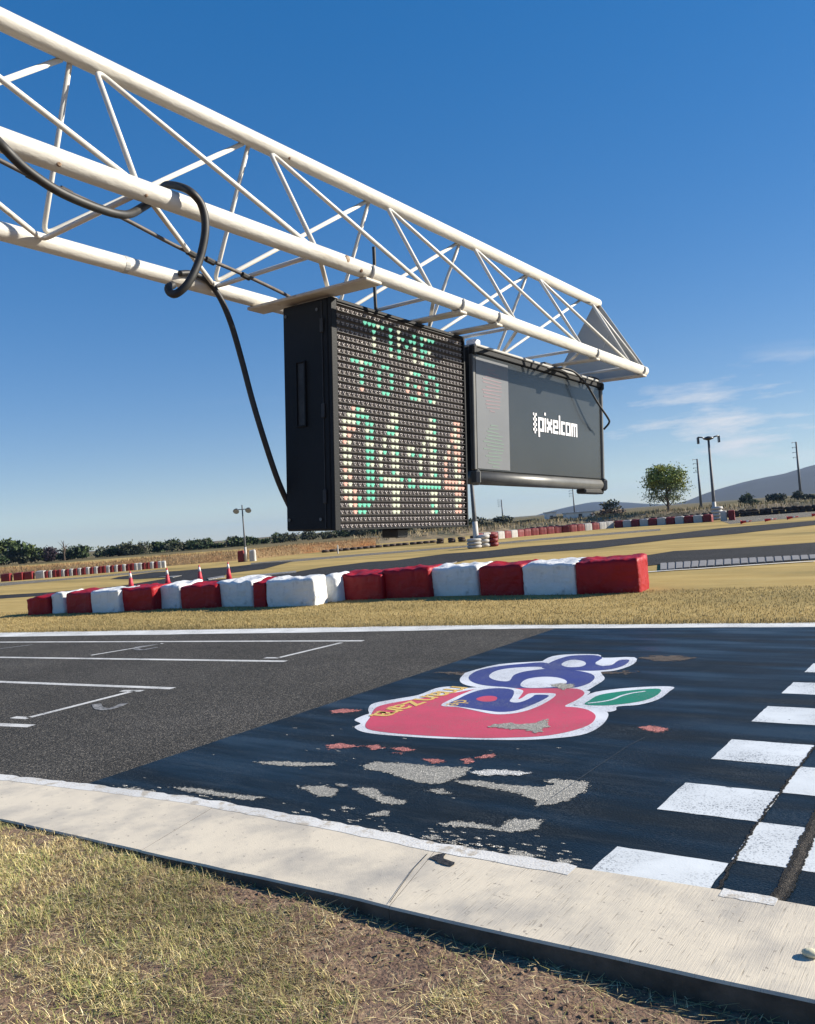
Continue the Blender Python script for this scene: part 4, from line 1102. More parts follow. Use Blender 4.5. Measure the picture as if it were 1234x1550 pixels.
# front bezel of four bars
for (ta, tb_, ua, ub) in ((t0, t0 + .03, u0, u1), (t1 - .012, t1, u0, u1), (t0 + .03, t1 - .012, u1 - .012, u1), (t0 + .03, t1 - .012, u0, u0 + .008)):
    MB().box(W(nf + .008, (ua + ub) / 2, (ta + tb_) / 2), tb_ - ta, .016, ub - ua, AX, .002).build('bezel', M['black_case'], led)
ta, tb_, ua, ub = t0 + .031, t1 - .013, u0 + .009, u1 - .013
MB().box(W(nf + .002, (ua + ub) / 2, (ta + tb_) / 2), tb_ - ta, .004, ub - ua, AX).build('module_face', M['led_back'], led)
pt, pu = (tb_ - ta) / 32, (ub - ua) / 32
ROW = {1: '......#####.#.#...#.####........', 2: '........#...#.##.##.#...........', 3: '........#...#.#.#.#.###.........', 4: '........#...#.#...#.#...........', 5: '........#...#.#...#.####........',
       7: '...#####..##.....###..##........', 8: '.....#...#..#...#....#..#.......', 9: '.....#...#..#...#.##.#..#.......', 10: '.....#...#..#...#..#.#..#.......', 11: '.....#....##.....###..##........'}
four = ['....##', '....##', '...###', '...###', '..#.##', '..#.##', '.##.##', '.#..##', '##..##', '#...##', '######', '######', '....##', '....##', '....##', '....##']
four = ['...##.', '...##.', '..###.', '..###.', '.#.##.', '.#.##.', '##.##.', '#..##.', '#..##.', '#..##.', '######', '######', '...##.', '...##.', '...##.', '...##.']
zero = ['..###..', '.#####.', '####.##', '###..##', '##...##', '##...##', '##...##', '##...##', '##...##', '##...##', '##...##', '##...##', '###..##', '####.##', '.#####.', '..###..']
for r_ in range(16):
    s_ = ['.'] * 32
    for c, g_ in ((1, zero[r_]), (9, four[r_]), (19, four[r_]), (26, four[r_])):
        for i, ch in enumerate(g_): s_[c + i] = ch
    if r_ in (5, 6, 10, 11): s_[16] = s_[17] = '#'
    ROW[14 + r_] = ''.join(s_)
lens = {'off': MB(), 'green': MB(), 'white': MB(), 'warm': MB()}
rr = random.Random(9)
for r_ in range(32):
    uc = ub - (r_ + .5) * pu
    mb = MB()                                                # one sun visor per row
    a, b = W(nf + .004, uc + pu * .46, ta), W(nf + .004, uc + pu * .46, tb_)
    c, d = W(nf + .015, uc + pu * .30, tb_), W(nf + .015, uc + pu * .30, ta)
    th = TU * .0016
    mb.add([a, b, c, d, a + th, b + th, c + th, d + th], [(3, 2, 1, 0), (4, 5, 6, 7), (0, 1, 5, 4), (1, 2, 6, 5), (2, 3, 7, 6), (3, 0, 4, 7)])
    mb.build('louver', M['louver'], led)
    line = ROW.get(r_, '')
    for c_ in range(32):
        tcn = ta + (c_ + .5) * pt
        on = c_ < len(line) and line[c_] == '#'
        if on:
            q = rr.random()
            x = c_ / 32
            if r_ < 13: kind = 'green' if q < (.8 - .3 * x) else 'white' if q < .95 else 'warm'
            elif c_ < 4: kind = 'warm' if q < .3 else 'white'
            elif c_ < 9: kind = 'green' if q < .75 else 'white'
            elif x > .78: kind = 'warm' if q < .6 else 'white'
            else: kind = 'white' if q < .75 else 'green'
        else:
            kind = 'off'
        for dt, du in ((-.0048, -.001), (.0048, -.001), (0, -.0075)):
            rad_ = .0045 if on else .0038
            lens[kind].lathe(W(nf + .004, uc + du - pu * .12, tcn + dt), [(rad_, 0), (rad_ * .9, .004), (rad_ * .45, .0065)], 6, (TT, TU, TN))
lens['off'].build('led_lenses', M['led_off'], led, smooth=True, kind='stuff')
lens['green'].build('led_lenses', emitter('led_green', (0.26, 0.80, 0.55), 0.46), led, kind='stuff', label='lit green lamps of the countdown text')
lens['white'].build('led_lenses', emitter('led_white', (0.92, 0.95, 0.70), 0.42), led, kind='stuff', label='lit white lamps of the countdown text')
lens['warm'].build('led_lenses', emitter('led_warm', (1.0, 0.58, 0.45), 0.48), led, kind='stuff', label='lit warm lamps of the countdown digits')
# recessed grip on the end face
for n0_, n1_, ua_, ub_ in ((-2.092, -2.086, .352, .588), (-2.050, -2.044, .352, .588), (-2.086, -2.05, .582, .588), (-2.086, -2.05, .352, .358)):
    MB().box(W((n0_ + n1_) / 2, (ua_ + ub_) / 2, t0 - .003), .010, n1_ - n0_, ub_ - ua_, AX, .001).build('grip_rim', M['black_case'], led)
MB().box(W(-2.068, .47, t0 - .0005), .004, .034, .222, AX).build('grip_recess', M['black_rubber'], led)
MB().box(W(-2.0, u0 - .018, 2.545), .07, .08, .034, AX, .004).build('sensor_box', M['black_rubber'], led)
# panel seams, hinges and screws of the end face
MB().box(W(-1.962, (u0 + u1) / 2, t0 - .001), .004, .003, u1 - u0 - .02, AX).build('panel_seam', M['black_rubber'], led)
for uu in (.10, .40, .70):
    MB().box(W(-1.962, uu, t0 - .003), .008, .016, .05, AX, .002).build('hinge', M['black_rubber'], led)
for uu in (.02, .76):
    for n_ in (-2.14, -1.985):
        MB().lathe(W(n_, uu, t0 - .004), [(.006, 0), (.004, .004)], 8, (TN, TU, TT)).build('screw', M['frame_grey'], led)
for t in (t0 + .05, t1 - .06):
    MB().box(W(-2.03, u1 + .007, t), .05, .16, .014, AX, .002).build('hanger', M['bar'], led)

# ---- advertising board beside it
t0, t1, u0, u1, nb, nf = 3.07, 4.457, 0.167, 0.786, -2.06, -1.965
ab = W((nb + nf) / 2, u0, (t0 + t1) / 2)
ad = empty('advert_board', ab, 'dark grey lettered display board reading pixelcom under the gantry tip', 'display')
MB().box(W((nb + nf) / 2, (u0 + u1) / 2, (t0 + t1) / 2), t1 - t0 - .02, nf - nb, u1 - u0 - .01, AX, .01).build('housing', M['black_case'], ad)
MB().box(W(nf + .002, (.232 + .752) / 2, (t0 + .02 + t1 - .03) / 2), t1 - t0 - .05, .006, .52, AX).build('face_panel', M['board_face'], ad)
MB().box(W(nf + .007, .488, (3.10 + 3.384) / 2), .284, .003, .50, AX).build('film_strip', M['board_strip'], ad, label='paler translucent film strip on the board')
MB().tube([W(nf - .012, .197, t0 + .002), W(nf - .012, .197, t1 + .002)], .031, 14).build('bottom_rail', M['frame_grey'], ad, smooth=True)
MB().box(W(nf + .004, .769, (t0 + t1) / 2), t1 - t0, .02, .026, AX, .004).build('top_rail', M['black_case'], ad)
MB().box(W(nf - .03, .789, (t0 + t1) / 2), t1 - t0 - .03, .10, .012, AX, .003).build('top_cover', M['grey_plate'], ad)
MB().box(W(nf + .003, .49, t0 + .008), .024, .022, .52, AX, .004).build('side_rail', M['frame_grey'], ad)
MB().box(W(nf + .003, .49, t1 - .012), .026, .022, .52, AX, .006).build('side_rail', M['frame_grey'], ad)
for t in (t0 + .01, t1 - .012):
    MB().box(W(nf + .008, .197, t), .03, .05, .07, AX, .012).build('corner_cap', M['frame_grey'], ad)
    MB().box(W(nf + .006, .765, t), .034, .034, .045, AX, .008).build('corner_cap', M['black_case'], ad)
MB().box(W(-1.985, .158, 4.33), .25, .06, .03, AX, .008).build('lock_box', M['black_rubber'], ad)
MB().box(W(-2.0, .80, 3.86), .14, .06, .035, AX, .006).build('bracket', M['black_rubber'], ad)
MB().box(W(-2.0, .80, 4.40), .12, .06, .035, AX, .006).build('bracket', M['black_rubber'], ad)
MB().box(W(-1.98, .80, 3.12), .05, .05, .04, AX, .006).build('bracket', M['white_print'], ad)
MB().box(W(-1.968, .785, 3.2), .14, .03, .014, (( TT * .97 + TU * .05).normalized(), TN, TU), .003).build('strap', M['black_rubber'], ad)
# faint pink and green stripes painted as reflections in the film
rr = random.Random(15)
for i in range(26):
    top = i < 13
    k_ = (i % 13) / 12 * 2 - 1
    uu = (.60 if top else .345) - k_ * .095
    hw = .085 * math.sqrt(max(.12, 1 - k_ * k_ * .9)) * rr.uniform(.75, 1.1)
    c_ = 3.243 + rr.uniform(-.012, .012)
    MB().box(W(nf + .0086, uu, c_), hw * 2, .0012, .0055, ((TT + TU * rr.uniform(-.05, .05)).normalized(), TN, TU)).build('reflection_stripe', M['pink_reflection' if top else 'green_reflection'], ad)
# lettering
GL = {'p': ['####', '#..#', '#..#', '#..#', '####', '#...', '#...'], 'i': ['#', '.', '#', '#', '#', '#', '#'], 'x': ['.....', '.....', '#..#', '####', '.##.', '####', '#..#'],
      'e': ['....', '....', '####', '#..#', '####', '#...', '####'], 'l': ['#', '#', '#', '#', '#', '#', '#'], 'c': ['...', '...', '###', '#..', '#..', '#..', '###'],
      'o': ['....', '....', '####', '#..#', '#..#', '#..#', '####'], 'm': ['.....', '.....', '#####', '#.#.#', '#.#.#', '#.#.#', '#.#.#']}
GL['p'] = ['....', '....', '####', '#..#', '#..#', '#..#', '####', '#...', '#...']
px = 0.0142
cur = 3.629
nface = nf + .0065
u_top = .548
for dx, dy in ((0, 2), (1, 1), (1, 3), (2, 2), (0, 4), (1, 5), (2, 4), (0, 6), (2, 6), (2, 0), (0, 0), (1, 7)):
    MB().box(W(nface, u_top - .017 - dy * .0128, cur + dx * .0128), .0124, .003, .0124, AX).build('logo_pixel', M['white_print'], ad)
cur += 3.3 * px
for ch in 'pixelcom':
    g_ = GL[ch]
    wd = max(len(q) for q in g_)
    if ch == 'x': wd = 4
    mb = MB()
    for r_, line in enumerate(g_):
        k = 0
        while k < len(line):
            if line[k] == '#':
                k2 = k
                while k2 < len(line) and line[k2] == '#': k2 += 1
                mb.box(W(nface, u_top - (r_ + .5) * px, cur + (k + k2) / 2 * px), (k2 - k) * px, .003, px * 1.01, AX)
                k = k2
            else:
                k += 1
    if ch in 'peocm':      # heavier uprights
        pass
    mb.build('letter', M['white_print'], ad)
    cur += (wd + .75) * px

# ---- cables
def cable(key, r_, name, label, mat='black_rubber', k=8):
    pts = smooth_path([W(*p) for p in CABLES[key]], k)
    return MB().tube(pts, r_, 8).build(name, M[mat], None, True, label, 'cable')
cable('thick', .0105, 'power_cable', 'thick black cable looped around the lower front gantry tube')
thin = MB().tube(smooth_path([W(*p) for p in CABLES['thin']], 6), .0062, 8)
root = thin.build('power_cable', M['grey_rubber'], None, True, 'thin grey cable strung inside the gantry with ties', 'cable')
for p in CABLES['ties']:
    c = W(*p)
    d = (W(*CABLES['thin'][5]) - W(*CABLES['thin'][4])).normalized()
    MB().tube([c - d * .016, c + d * .016], .0095, 8).build('cable_tie', M['black_rubber'], root)
cable('drop', .0105, 'power_cable', 'black cable hanging from the gantry down to the LED board back')
cable('feed', .007, 'power_cable', 'short black upright cable above the LED board')
cable('pcable', .0058, 'power_cable', 'thin black cable drooping over the corner of the lettered board')
# ------------------------------------------------------------------ tarp-wrapped barrier blocks
from mathutils import noise as mn
def nth(k):
    return f"{k}{'th' if 10 < k % 100 < 14 else {1: 'st', 2: 'nd', 3: 'rd'}.get(k % 10, 'th')}"
M['tarp_red'] = material('red_tarpaulin', (0.34, 0.006, 0.011), (0.26, 0.004, 0.008), scale=3, rough=0.5, bump=0.8, bscale=7, detail=6, c3=(0.40, 0.07, 0.07), scale3=6, f3=(0.64, 0.8), spec=0.3, bdist=.04)
M['tarp_white'] = material('white_tarpaulin', (0.74, 0.74, 0.71), (0.64, 0.65, 0.64), scale=3, rough=0.5, bump=0.8, bscale=7, detail=6, c3=(0.36, 0.35, 0.32), scale3=5, f3=(0.56, 0.8), bdist=.04)
M['far_red'] = material('far_red_tarp', (0.21, 0.010, 0.012), (0.12, 0.008, 0.01), scale=2, rough=0.6)
M['far_white'] = material('far_white_tarp', (0.48, 0.46, 0.43), (0.36, 0.35, 0.33), scale=2, rough=0.6)
M['tyre'] = material('tyre_rubber', (0.03, 0.020, 0.016), (0.075, 0.05, 0.04), scale=1.5, rough=0.8)

def tarp_mesh(L, Dp, H, seed, nx=14, ny=8, nz=9, r=0.09, amp=1.0):
    off = Vector((seed * 7.31, seed * 3.17, seed * 1.7))
    verts, idx, faces = [], {}, []
    def vid(i, jj, k):
        key = (i, jj, k)
        if key not in idx:
            p = Vector(((i / nx - .5) * L, jj / ny * Dp, k / nz * H))
            q = Vector((max(-L / 2 + r, min(L / 2 - r, p.x)), max(r, min(Dp - r, p.y)), max(.02, min(H - r, p.z))))
            d = p - q
            n = d.normalized() if d.length > 1e-6 else Vector((0, 0, 1))
            p = q + n * (r if k > 0 or abs(d.z) < 1e-6 else min(r, d.length))
            p.z = max(p.z, 0.0)
            wv = mn.noise(p * 2.2 + off) * .022 + (.5 - abs(mn.noise(Vector((p.x * 5, p.y * 5, p.z * 2.0 + p.x * 2)) + off))) * .022 + mn.noise(p * 15 + off) * .010
            if k == nz: wv += mn.noise(Vector((p.x * 4, p.y * 3, 0)) + off) * .05
            p = p + n * wv * amp
            if k == nz: p.z += .045 * p.y / Dp * min(1, amp)
            if k == 0: p.z = -.02
            idx[key] = len(verts)
            verts.append(tuple(p))
        return idx[key]
    for i in range(nx):
        for k in range(nz):
            faces.append((vid(i, 0, k), vid(i + 1, 0, k), vid(i + 1, 0, k + 1), vid(i, 0, k + 1)))
            faces.append((vid(i + 1, ny, k), vid(i, ny, k), vid(i, ny, k + 1), vid(i + 1, ny, k + 1)))
    for jj in range(ny):
        for k in range(nz):
            faces.append((vid(0, jj + 1, k), vid(0, jj, k), vid(0, jj, k + 1), vid(0, jj + 1, k + 1)))
            faces.append((vid(nx, jj, k), vid(nx, jj + 1, k), vid(nx, jj + 1, k + 1), vid(nx, jj, k + 1)))
    for i in range(nx):
        for jj in range(ny):
            faces.append((vid(i, jj, nz), vid(i + 1, jj, nz), vid(i + 1, jj + 1, nz), vid(i, jj + 1, nz)))
    return verts, faces

ordinal = ['first', 'second', 'third', 'fourth', 'fifth', 'sixth', 'seventh', 'eighth', 'ninth', 'tenth', 'eleventh', 'twelfth', 'thirteenth', 'fourteenth', 'fifteenth', 'sixteenth', 'last']
note = {0: 'red tarp barrier block leaning at the left end of the near row', 9: 'white tarp barrier block jutting forward with a sunlit right end', 10: 'narrow round white barrier block behind the jutting white one',
        16: 'long red tarp barrier block at the right end of the near row'}
for i, (c, a, b, h) in enumerate(D['blocks']):
    a, b = Vector(a), Vector(b)
    d = b - a
    L = d.length - .02
    ang = math.atan2(d.y, d.x)
    if abs(ang) > .5: ang *= .5
    v, f = tarp_mesh(L, .5 if i == 9 else .82, h, i + 1, nx=max(8, int(L * 22)), ny=12, nz=13, r=.13 if i == 10 else .045)
    me = bpy.data.meshes.new('barrier_block')
    me.from_pydata(v, [], f)
    me.polygons.foreach_set('use_smooth', [True] * len(f))
    me.materials.append(M['tarp_red' if c == 'red' else 'tarp_white'])
    o = bpy.data.objects.new('barrier_block', me)
    COL.objects.link(o)
    mid_ = (a + b) / 2
    o.location = (mid_.x, mid_.y, 0)
    o.rotation_euler = (0, R(-3) if i == 0 else 0, ang)
    tag(o, note.get(i, f'{c} tarp-wrapped barrier block, {ordinal[i]} from the left end of the near row'), 'barrier', 'blocks of the near barrier row')

# ---- distant rows of blocks
def small_block(name, c, p, ang, L, h, label, group, dp=.45):
    key = (c, round(L, 2), round(h, 2))
    if key not in cache:
        v, f = tarp_mesh(L, dp, h, len(cache) + 50, nx=4, ny=3, nz=3, r=.06, amp=.6)
        me = bpy.data.meshes.new('barrier_block')
        me.from_pydata(v, [], f)
        me.materials.append(M['far_red' if c == 'red' else 'far_white'])
        cache[key] = me
    o = bpy.data.objects.new(name, cache[key])
    COL.objects.link(o)
    o.location = (p[0], p[1], 0)
    o.rotation_euler = (0, 0, ang)
    return tag(o, label, 'barrier', group)
cache = {}
rr = random.Random(31)
left_dir = math.atan2(0.60, 0.80)
p0 = Vector(D['row_left'][0])
for k, (fx, c, lab) in enumerate(((0, 'red', 'long red barrier block at the left end of the far left row'), (.95, 'red', 'second long red barrier block of the far left row'), (1.7, 'red', 'third long red barrier block of the far left row'), (2.6, 'white', 'long white barrier block of the far left row'))):
    q = Vector(D['row_left'][0]).lerp(Vector(D['row_left'][3]), fx / 2.9)
    small_block('barrier_block', c, q, left_dir, .60, .50, lab, 'blocks of the far left barrier row')
a, b = Vector(D['row_left'][3]), Vector(D['row_left'][4])
n = 30
pat = 'rwrrwrwrwrwrwrrwrwrwrrwwrrwrwwrrr'
for k in range(n):
    c = {'r': 'red', 'w': 'white'}[pat[k]]
    q = a.lerp(b, (k + .6) / n)
    small_block('barrier_block', c, q, left_dir, .25 + rr.uniform(-.03, .03), .45, f'small {c} barrier block, {nth(k + 5)} from left in the far left row', 'blocks of the far left barrier row', .3)
pts = resample(D['row_right'][:5], 31)
pat = 'rwrwrwrrrrrrrrrwrwwrwrwrwrwrwr'
for k in range(30):
    a, b = Vector(pts[k]), Vector(pts[k + 1])
    d = b - a
    c = {'r': 'red', 'w': 'white'}[pat[k]]
    small_block('barrier_block', c, (a + b) / 2, math.atan2(d.y, d.x), round(d.length - .05, 1), .55, f'small {c} barrier block, {nth(k + 1)} from left in the far right row', 'blocks of the far right barrier row')
for k, (c, fx) in enumerate((('white', .35), ('red', .9))):
    q = Vector(D['row_right'][4]).lerp(Vector(D['row_right'][5]), fx)
    small_block('barrier_block', c, q + Vector((0.5, 0)), .2, .45, .75, f'tall {c} barrier block right of the far lamp post', 'blocks of the far right barrier row')

def tyre_row(name, pts, rows_, label, rad_=.3, hh=.2):
    mb = MB()
    L = sum((Vector(a) - Vector(b)).length for a, b in zip(pts, pts[1:]))
    P = resample(pts, int(L / (rad_ * 1.7)))
    for p in P:
        for k in range(rows_):
            mb.lathe((p[0] + rr.uniform(-.06, .06), p[1] + rr.uniform(-.06, .06), k * hh * rr.uniform(.8, 1.05)), [(rad_ * .86, 0.0), (rad_, hh * .3), (rad_, hh * .7), (rad_ * .86, hh * .98)], 8)
    return mb.build(name, M['tyre'], None, True, label, 'tyre wall')
w0, w1 = Vector(D['wall_dark'][0]), Vector(D['wall_dark'][1])
tyre_row('tyre_wall', [tuple(w0), tuple(w1)], 2, 'low dark tyre wall left of the middle lamp post')
tyre_row('tyre_wall', [(-43.5, 47.5), (-41.0, 52.0), (-38.5, 55.0)], 1, 'thin dark tyre wall in front of the far trees')
tyre_row('tyre_wall', [(-23.5, 74.5), (-17.0, 76.0), (-10.0, 78.0), (0.0, 82.0)], 3, 'long dark tyre wall behind the fallen cones')
tyre_row('tyre_wall', [(-33.5, 62.0), (-27.5, 68.5), (-21.0, 72.0)], 3, 'dark tyre wall behind the far right barrier row')

# ------------------------------------------------------------------ cones
M['cone'] = material('cone_red', (0.62, 0.045, 0.07), (0.5, 0.03, 0.05), scale=5, rough=0.5)
M['cone_orange'] = material('cone_orange_red', (0.62, 0.02, 0.02), (0.5, 0.02, 0.02), scale=5, rough=0.5)
M['cone_white'] = material('cone_white', (0.75, 0.68, 0.66), (0.62, 0.56, 0.55), scale=5, rough=0.4)
M['cone_base'] = material('cone_base', (0.30, 0.03, 0.04), (0.2, 0.02, 0.03), scale=5, rough=0.7)
def make_cone(label, h=.70, mt='cone'):
    root = empty('traffic_cone', (0, 0, 0), label, 'cone', 'traffic cones')
    MB().box((0, 0, .015), .30, .30, .03, None, .006).build('base', M['cone_base'], root)
    r_ = lambda z_: .115 - (.115 - .022) * (z_ - .03) / (h - .03)
    MB().lathe((0, 0, 0), [(r_(z_), z_) for z_ in (.03, .25, .42, .62, h)], 14).build('body', M[mt], root, smooth=True)
    MB().lathe((0, 0, 0), [(r_(.44) + .003, .44), (r_(.62) + .003, .62)], 14).build('collar', M['cone_white'], root, smooth=True)
    return root
def copy_tree(o, parent=None):
    c = o.copy()
    COL.objects.link(c)
    c.parent = parent
    for ch in o.children:
        copy_tree(ch, c)
    return c
cl = ['red and white cone standing behind the red block, leftmost of four', 'red and white cone standing behind the barrier, second of four', 'red and white cone standing behind the barrier, third of four', 'red and white cone farthest right of the four standing cones']
proto = make_cone(cl[0])
proto.location = (*D['cones'][0], 0.0)
for i in range(1, 4):
    c = copy_tree(proto)
    c.location = (*D['cones'][i], 0.0)
    c['label'] = cl[i]
fl = ['orange-red cone lying on the far tarmac, nearest the lamp post', 'orange-red cone lying on the far tarmac, second from the lamp post', 'orange-red cone lying on the far tarmac, third from the lamp post', 'orange-red cone lying on the far tarmac at the right picture edge']
proto = make_cone(fl[0], .85, 'cone_orange')
for i in range(4):
    c = proto if i == 0 else copy_tree(proto)
    c.location = (*D['fallen'][i], 0.105)
    c.rotation_euler = (0, R(86), R([-8, 12, -4, 10][i]))
    c.scale = (.8,) * 3
    c['label'] = fl[i]

# ------------------------------------------------------------------ lamp posts
M['pole'] = material('galvanised_pole', (0.07, 0.075, 0.08), (0.11, 0.115, 0.12), scale=4, rough=0.6)
M['pole_pale'] = material('pale_pole', (0.52, 0.50, 0.46), (0.42, 0.40, 0.37), scale=4, rough=0.6)
M['lamp_dark'] = material('lamp_housing', (0.02, 0.022, 0.024), (0.04, 0.042, 0.045), scale=6, rough=0.4)
M['lamp_glass'] = material('lamp_glass', (0.25, 0.27, 0.29), (0.3, 0.32, 0.34), scale=6, rough=0.1)
M['concrete'] = material('grey_concrete', (0.33, 0.32, 0.30), (0.42, 0.41, 0.39), scale=6, rough=0.9)
SIDE = Vector((0.80, 0.60, 0))
FRONT = Vector((0.60, -0.80, 0))
def lamp_round(p, h, label):
    root = empty('lamp_post', (p[0], p[1], 0), label, 'lamp post', 'floodlight posts of the circuit')
    b = Vector((p[0], p[1], 0))
    MB().tube([b, b + Vector((0, 0, h * .4)), b + Vector((0, 0, h + .15))], [.075, .06, .04], 10).build('pole', M['pole'], root, True)
    MB().tube([b, b + Vector((0, 0, 1.0))], .082, 10).build('pale_sleeve', M['pole_pale'], root, True)
    t = b + Vector((0, 0, h - .15))
    MB().tube([t - SIDE * .42, t + SIDE * .42], .03, 8).build('cross_arm', M['pole'], root, True)
    for s_ in (-1, 1):
        c = t + SIDE * (.42 * s_) - Vector((0, 0, .05))
        dirv = (FRONT * .8 + Vector((0, 0, -.55))).normalized()
        x = dirv.cross(Vector((0, 0, 1))).normalized()
        lamp = MB().lathe(c - dirv * .12, [(.06, 0), (.14, .06), (.20, .20), (.21, .23)], 14, (x, x.cross(dirv), dirv)).build('floodlight', M['lamp_dark'], root, True)
        MB().lathe(c + dirv * .112, [(.19, 0), (.17, .012)], 14, (x, x.cross(dirv), dirv)).build('lens', M['lamp_glass'], lamp)
    v, f = tarp_mesh(.42, .5, .75, 77, 5, 4, 4, .08, .6)
    for c, dx in (('far_red', -.38), ('far_white', .42)):
        me = bpy.data.meshes.new('pad')
        me.from_pydata(v, [], f)
        me.materials.append(M[c])
        o = bpy.data.objects.new('impact_pad', me)
        COL.objects.link(o)
        o.parent = root
        o.location = (SIDE.x * dx, SIDE.y * dx, 0)
        o.rotation_euler = (0, 0, .64)
    return root
def lamp_mast(p, h, label):
    root = empty('lamp_post', (p[0], p[1], 0), label, 'lamp post', 'floodlight posts of the circuit')
    b = Vector((p[0], p[1], 0))
    MB().tube([b, b + Vector((0, 0, h * .3)), b + Vector((0, 0, h))], [.16, .13, .085], 10).build('pole', M['pole'], root, True)
    MB().tube([b, b + Vector((0, 0, 1.5))], [.17, .158], 10).build('pale_sleeve', M['pole_pale'], root, True)
    t = b + Vector((0, 0, h))
    x, y = SIDE, Vector((-SIDE.y, SIDE.x, 0))
    MB().lathe(t - Vector((0, 0, .16)), [(.10, 0), (.42, .10), (.44, .2), (.2, .3), (.06, .34)], 12, (x, y * .7, Vector((0, 0, 1)))).build('lamp_head', M['lamp_dark'], root, True)
    for s_ in (-1, 1):
        MB().tube([t + x * (.3 * s_), t + x * (.55 * s_) + Vector((0, 0, .12)), t + x * (.86 * s_) + Vector((0, 0, .16))], .055, 8).build('arm', M['lamp_dark'], root, True)
        q = t + x * (.86 * s_)
        lamp = MB().box(q + Vector((0, 0, -.12)), .13, .30, .55, (x, y, Vector((0, 0, 1))), .03).build('floodlight', M['lamp_dark'], root)
        MB().box(q + Vector((0, 0, -.12)) + x * (.068 * -s_), .008, .24, .46, (x, y, Vector((0, 0, 1)))).build('lens', M['lamp_glass'], lamp)
    return root
lamp_round(D['lamps'][0], 3.75, 'slim lamp post with two round floodlights at left beyond the cones')
lamp_mast(D['lamps'][1], 6.2, 'grey lamp post whose top is hidden behind the boards')
lamp_mast(D['lamps'][2], 6.75, 'tall twin lamp post beside the round green tree')
# padding stacks at the foot of two posts
def stack(p, c, r_, h, label, n=3):
    root = empty('tyre_stack', (p[0], p[1], 0), label, 'tyre stack', 'painted tyre stacks at the lamp posts')
    for k in range(n):
        hh = h / n
        MB().lathe((p[0] + rr.uniform(-.02, .02), p[1] + rr.uniform(-.02, .02), k * hh), [(r_ * .8, 0), (r_, hh * .25), (r_, hh * .72), (r_ * .82, hh * .97)], 14).build('tyre', M[c], root, True)
q = Vector(D['lamps'][1])
S2 = Vector((SIDE.x, SIDE.y))
F2 = Vector((FRONT.x, FRONT.y))
stack(q - S2 * .18 + F2 * .5, 'concrete', .42, .55, 'grey tyre stack in front of the middle lamp post', 3)
stack(q + S2 * .42 + F2 * .1, 'far_white', .36, .72, 'white tyre stack right of the middle lamp post', 3)
stack(q + S2 * .95 + F2 * .0, 'far_red', .30, .72, 'red tyre stack right of the middle lamp post', 3)
q = Vector(D['lamps'][2])
stack(q + F2 * .5, 'far_white', .46, 1.1, 'pale tyre stack at the foot of the tall twin lamp post', 4)
# marker post by the far road
mk = D['pole_small'][0]
root = empty('marker_post', (mk[0], mk[1], 0), 'small white marker post beside the far road', 'post')
MB().tube([(mk[0], mk[1], 0), (mk[0], mk[1], .55)], .05, 8).build('shaft', M['far_white'], root)
MB().tube([(mk[0], mk[1], .55), (mk[0], mk[1], .62)], [.05, .02], 8).build('cap', M['far_white'], root)

# utility poles with side insulators
ulab = ['utility pole with four side arms just left of the tall twin lamp post', 'utility pole with side arms near the right picture edge', 'faint utility pole below the lettered board, right of the grey lamp post', 'utility pole rising to the lower right of the lettered board']
for i, (x, y, z, h) in enumerate(D['utility']):
    root = empty('utility_pole', (x, y, 0), ulab[i], 'utility pole', 'far utility poles')
    b = Vector((x, y, -.1))
    MB().tube([b, b + Vector((0, 0, h + z))], [.34, .2] if i < 2 else [.22, .14], 8).build('pole', M['pole'], root, True)
    for k in range(4):
        t = b + Vector((0, 0, (h + z) * (1 - .012 - .085 * k)))
        arm = MB().tube([t, t - SIDE * 1.0 + Vector((0, 0, .12))], .06, 6).build('arm', M['pole_pale'], root)
        MB().lathe(t - SIDE * 1.0 + Vector((0, 0, -.1)), [(.05, 0), (.10, .1), (.05, .22)], 8).build('insulator', M['lamp_dark'], arm)

# ------------------------------------------------------------------ banks, hills
def ridge(name, base, hgt, depth1, depth2, mat, seed):
    n = int(sum((Vector(a) - Vector(b)).length for a, b in zip(base, base[1:])) / 1.2)
    P = resample(base, n)
    rows = []
    for fr, hz_ in ((0, -.02), (.18, .35), (.4, .72), (.7, .95), (1.0, 1.0), (2.2, .9), (4.0, .35), (6, -.02)):
        row = []
        for p in P:
            d = Vector((p[0], p[1])).normalized()
            q = Vector(p) + d * depth1 * fr
            nn = mn.noise(Vector((q.x * .25, q.y * .25, seed))) * .25 + mn.noise(Vector((q.x * .9, q.y * .9, seed))) * .12
            row.append((q.x, q.y, hgt * hz_ * (1 + nn)))
        rows.append(row)
    mb = MB()
    v = [p for r_ in rows for p in r_]
    k = len(P)
    f = [(i * k + j_, i * k + j_ + 1, (i + 1) * k + j_ + 1, (i + 1) * k + j_) for i in range(len(rows) - 1) for j_ in range(k - 1)]
    mb.add(v, f)
    return mb.build(name, mat, None, True, kind='structure'), rows
bl = [(-110, 20), (-85, 28.5), (-65.6, 33.0), (-57.3, 35.6), (-51.4, 38.6), (-46.5, 42.2), (-46.0, 49.0), (-44.5, 55)]
br_ = [(-52, 62), (-44, 77), (-37.5, 86), (-31.5, 90), (-24.5, 90), (-16, 92), (-4, 95), (14, 100), (40, 104)]
_, rl = ridge('grass_bank', bl, .62, 3.5, 12, M['bank'], 1.5)
M['bank_right'] = material('scrub_bank_soil', (0.15, 0.115, 0.07), (0.25, 0.19, 0.11), scale=0.5, rough=0.95, detail=8, bump=0.8, c3=(0.07, 0.07, 0.04), scale3=0.2, f3=(0.5, 0.65))
_, rb = ridge('scrub_bank', br_, .70, 4.5, 12, M['bank_right'], 4.5)

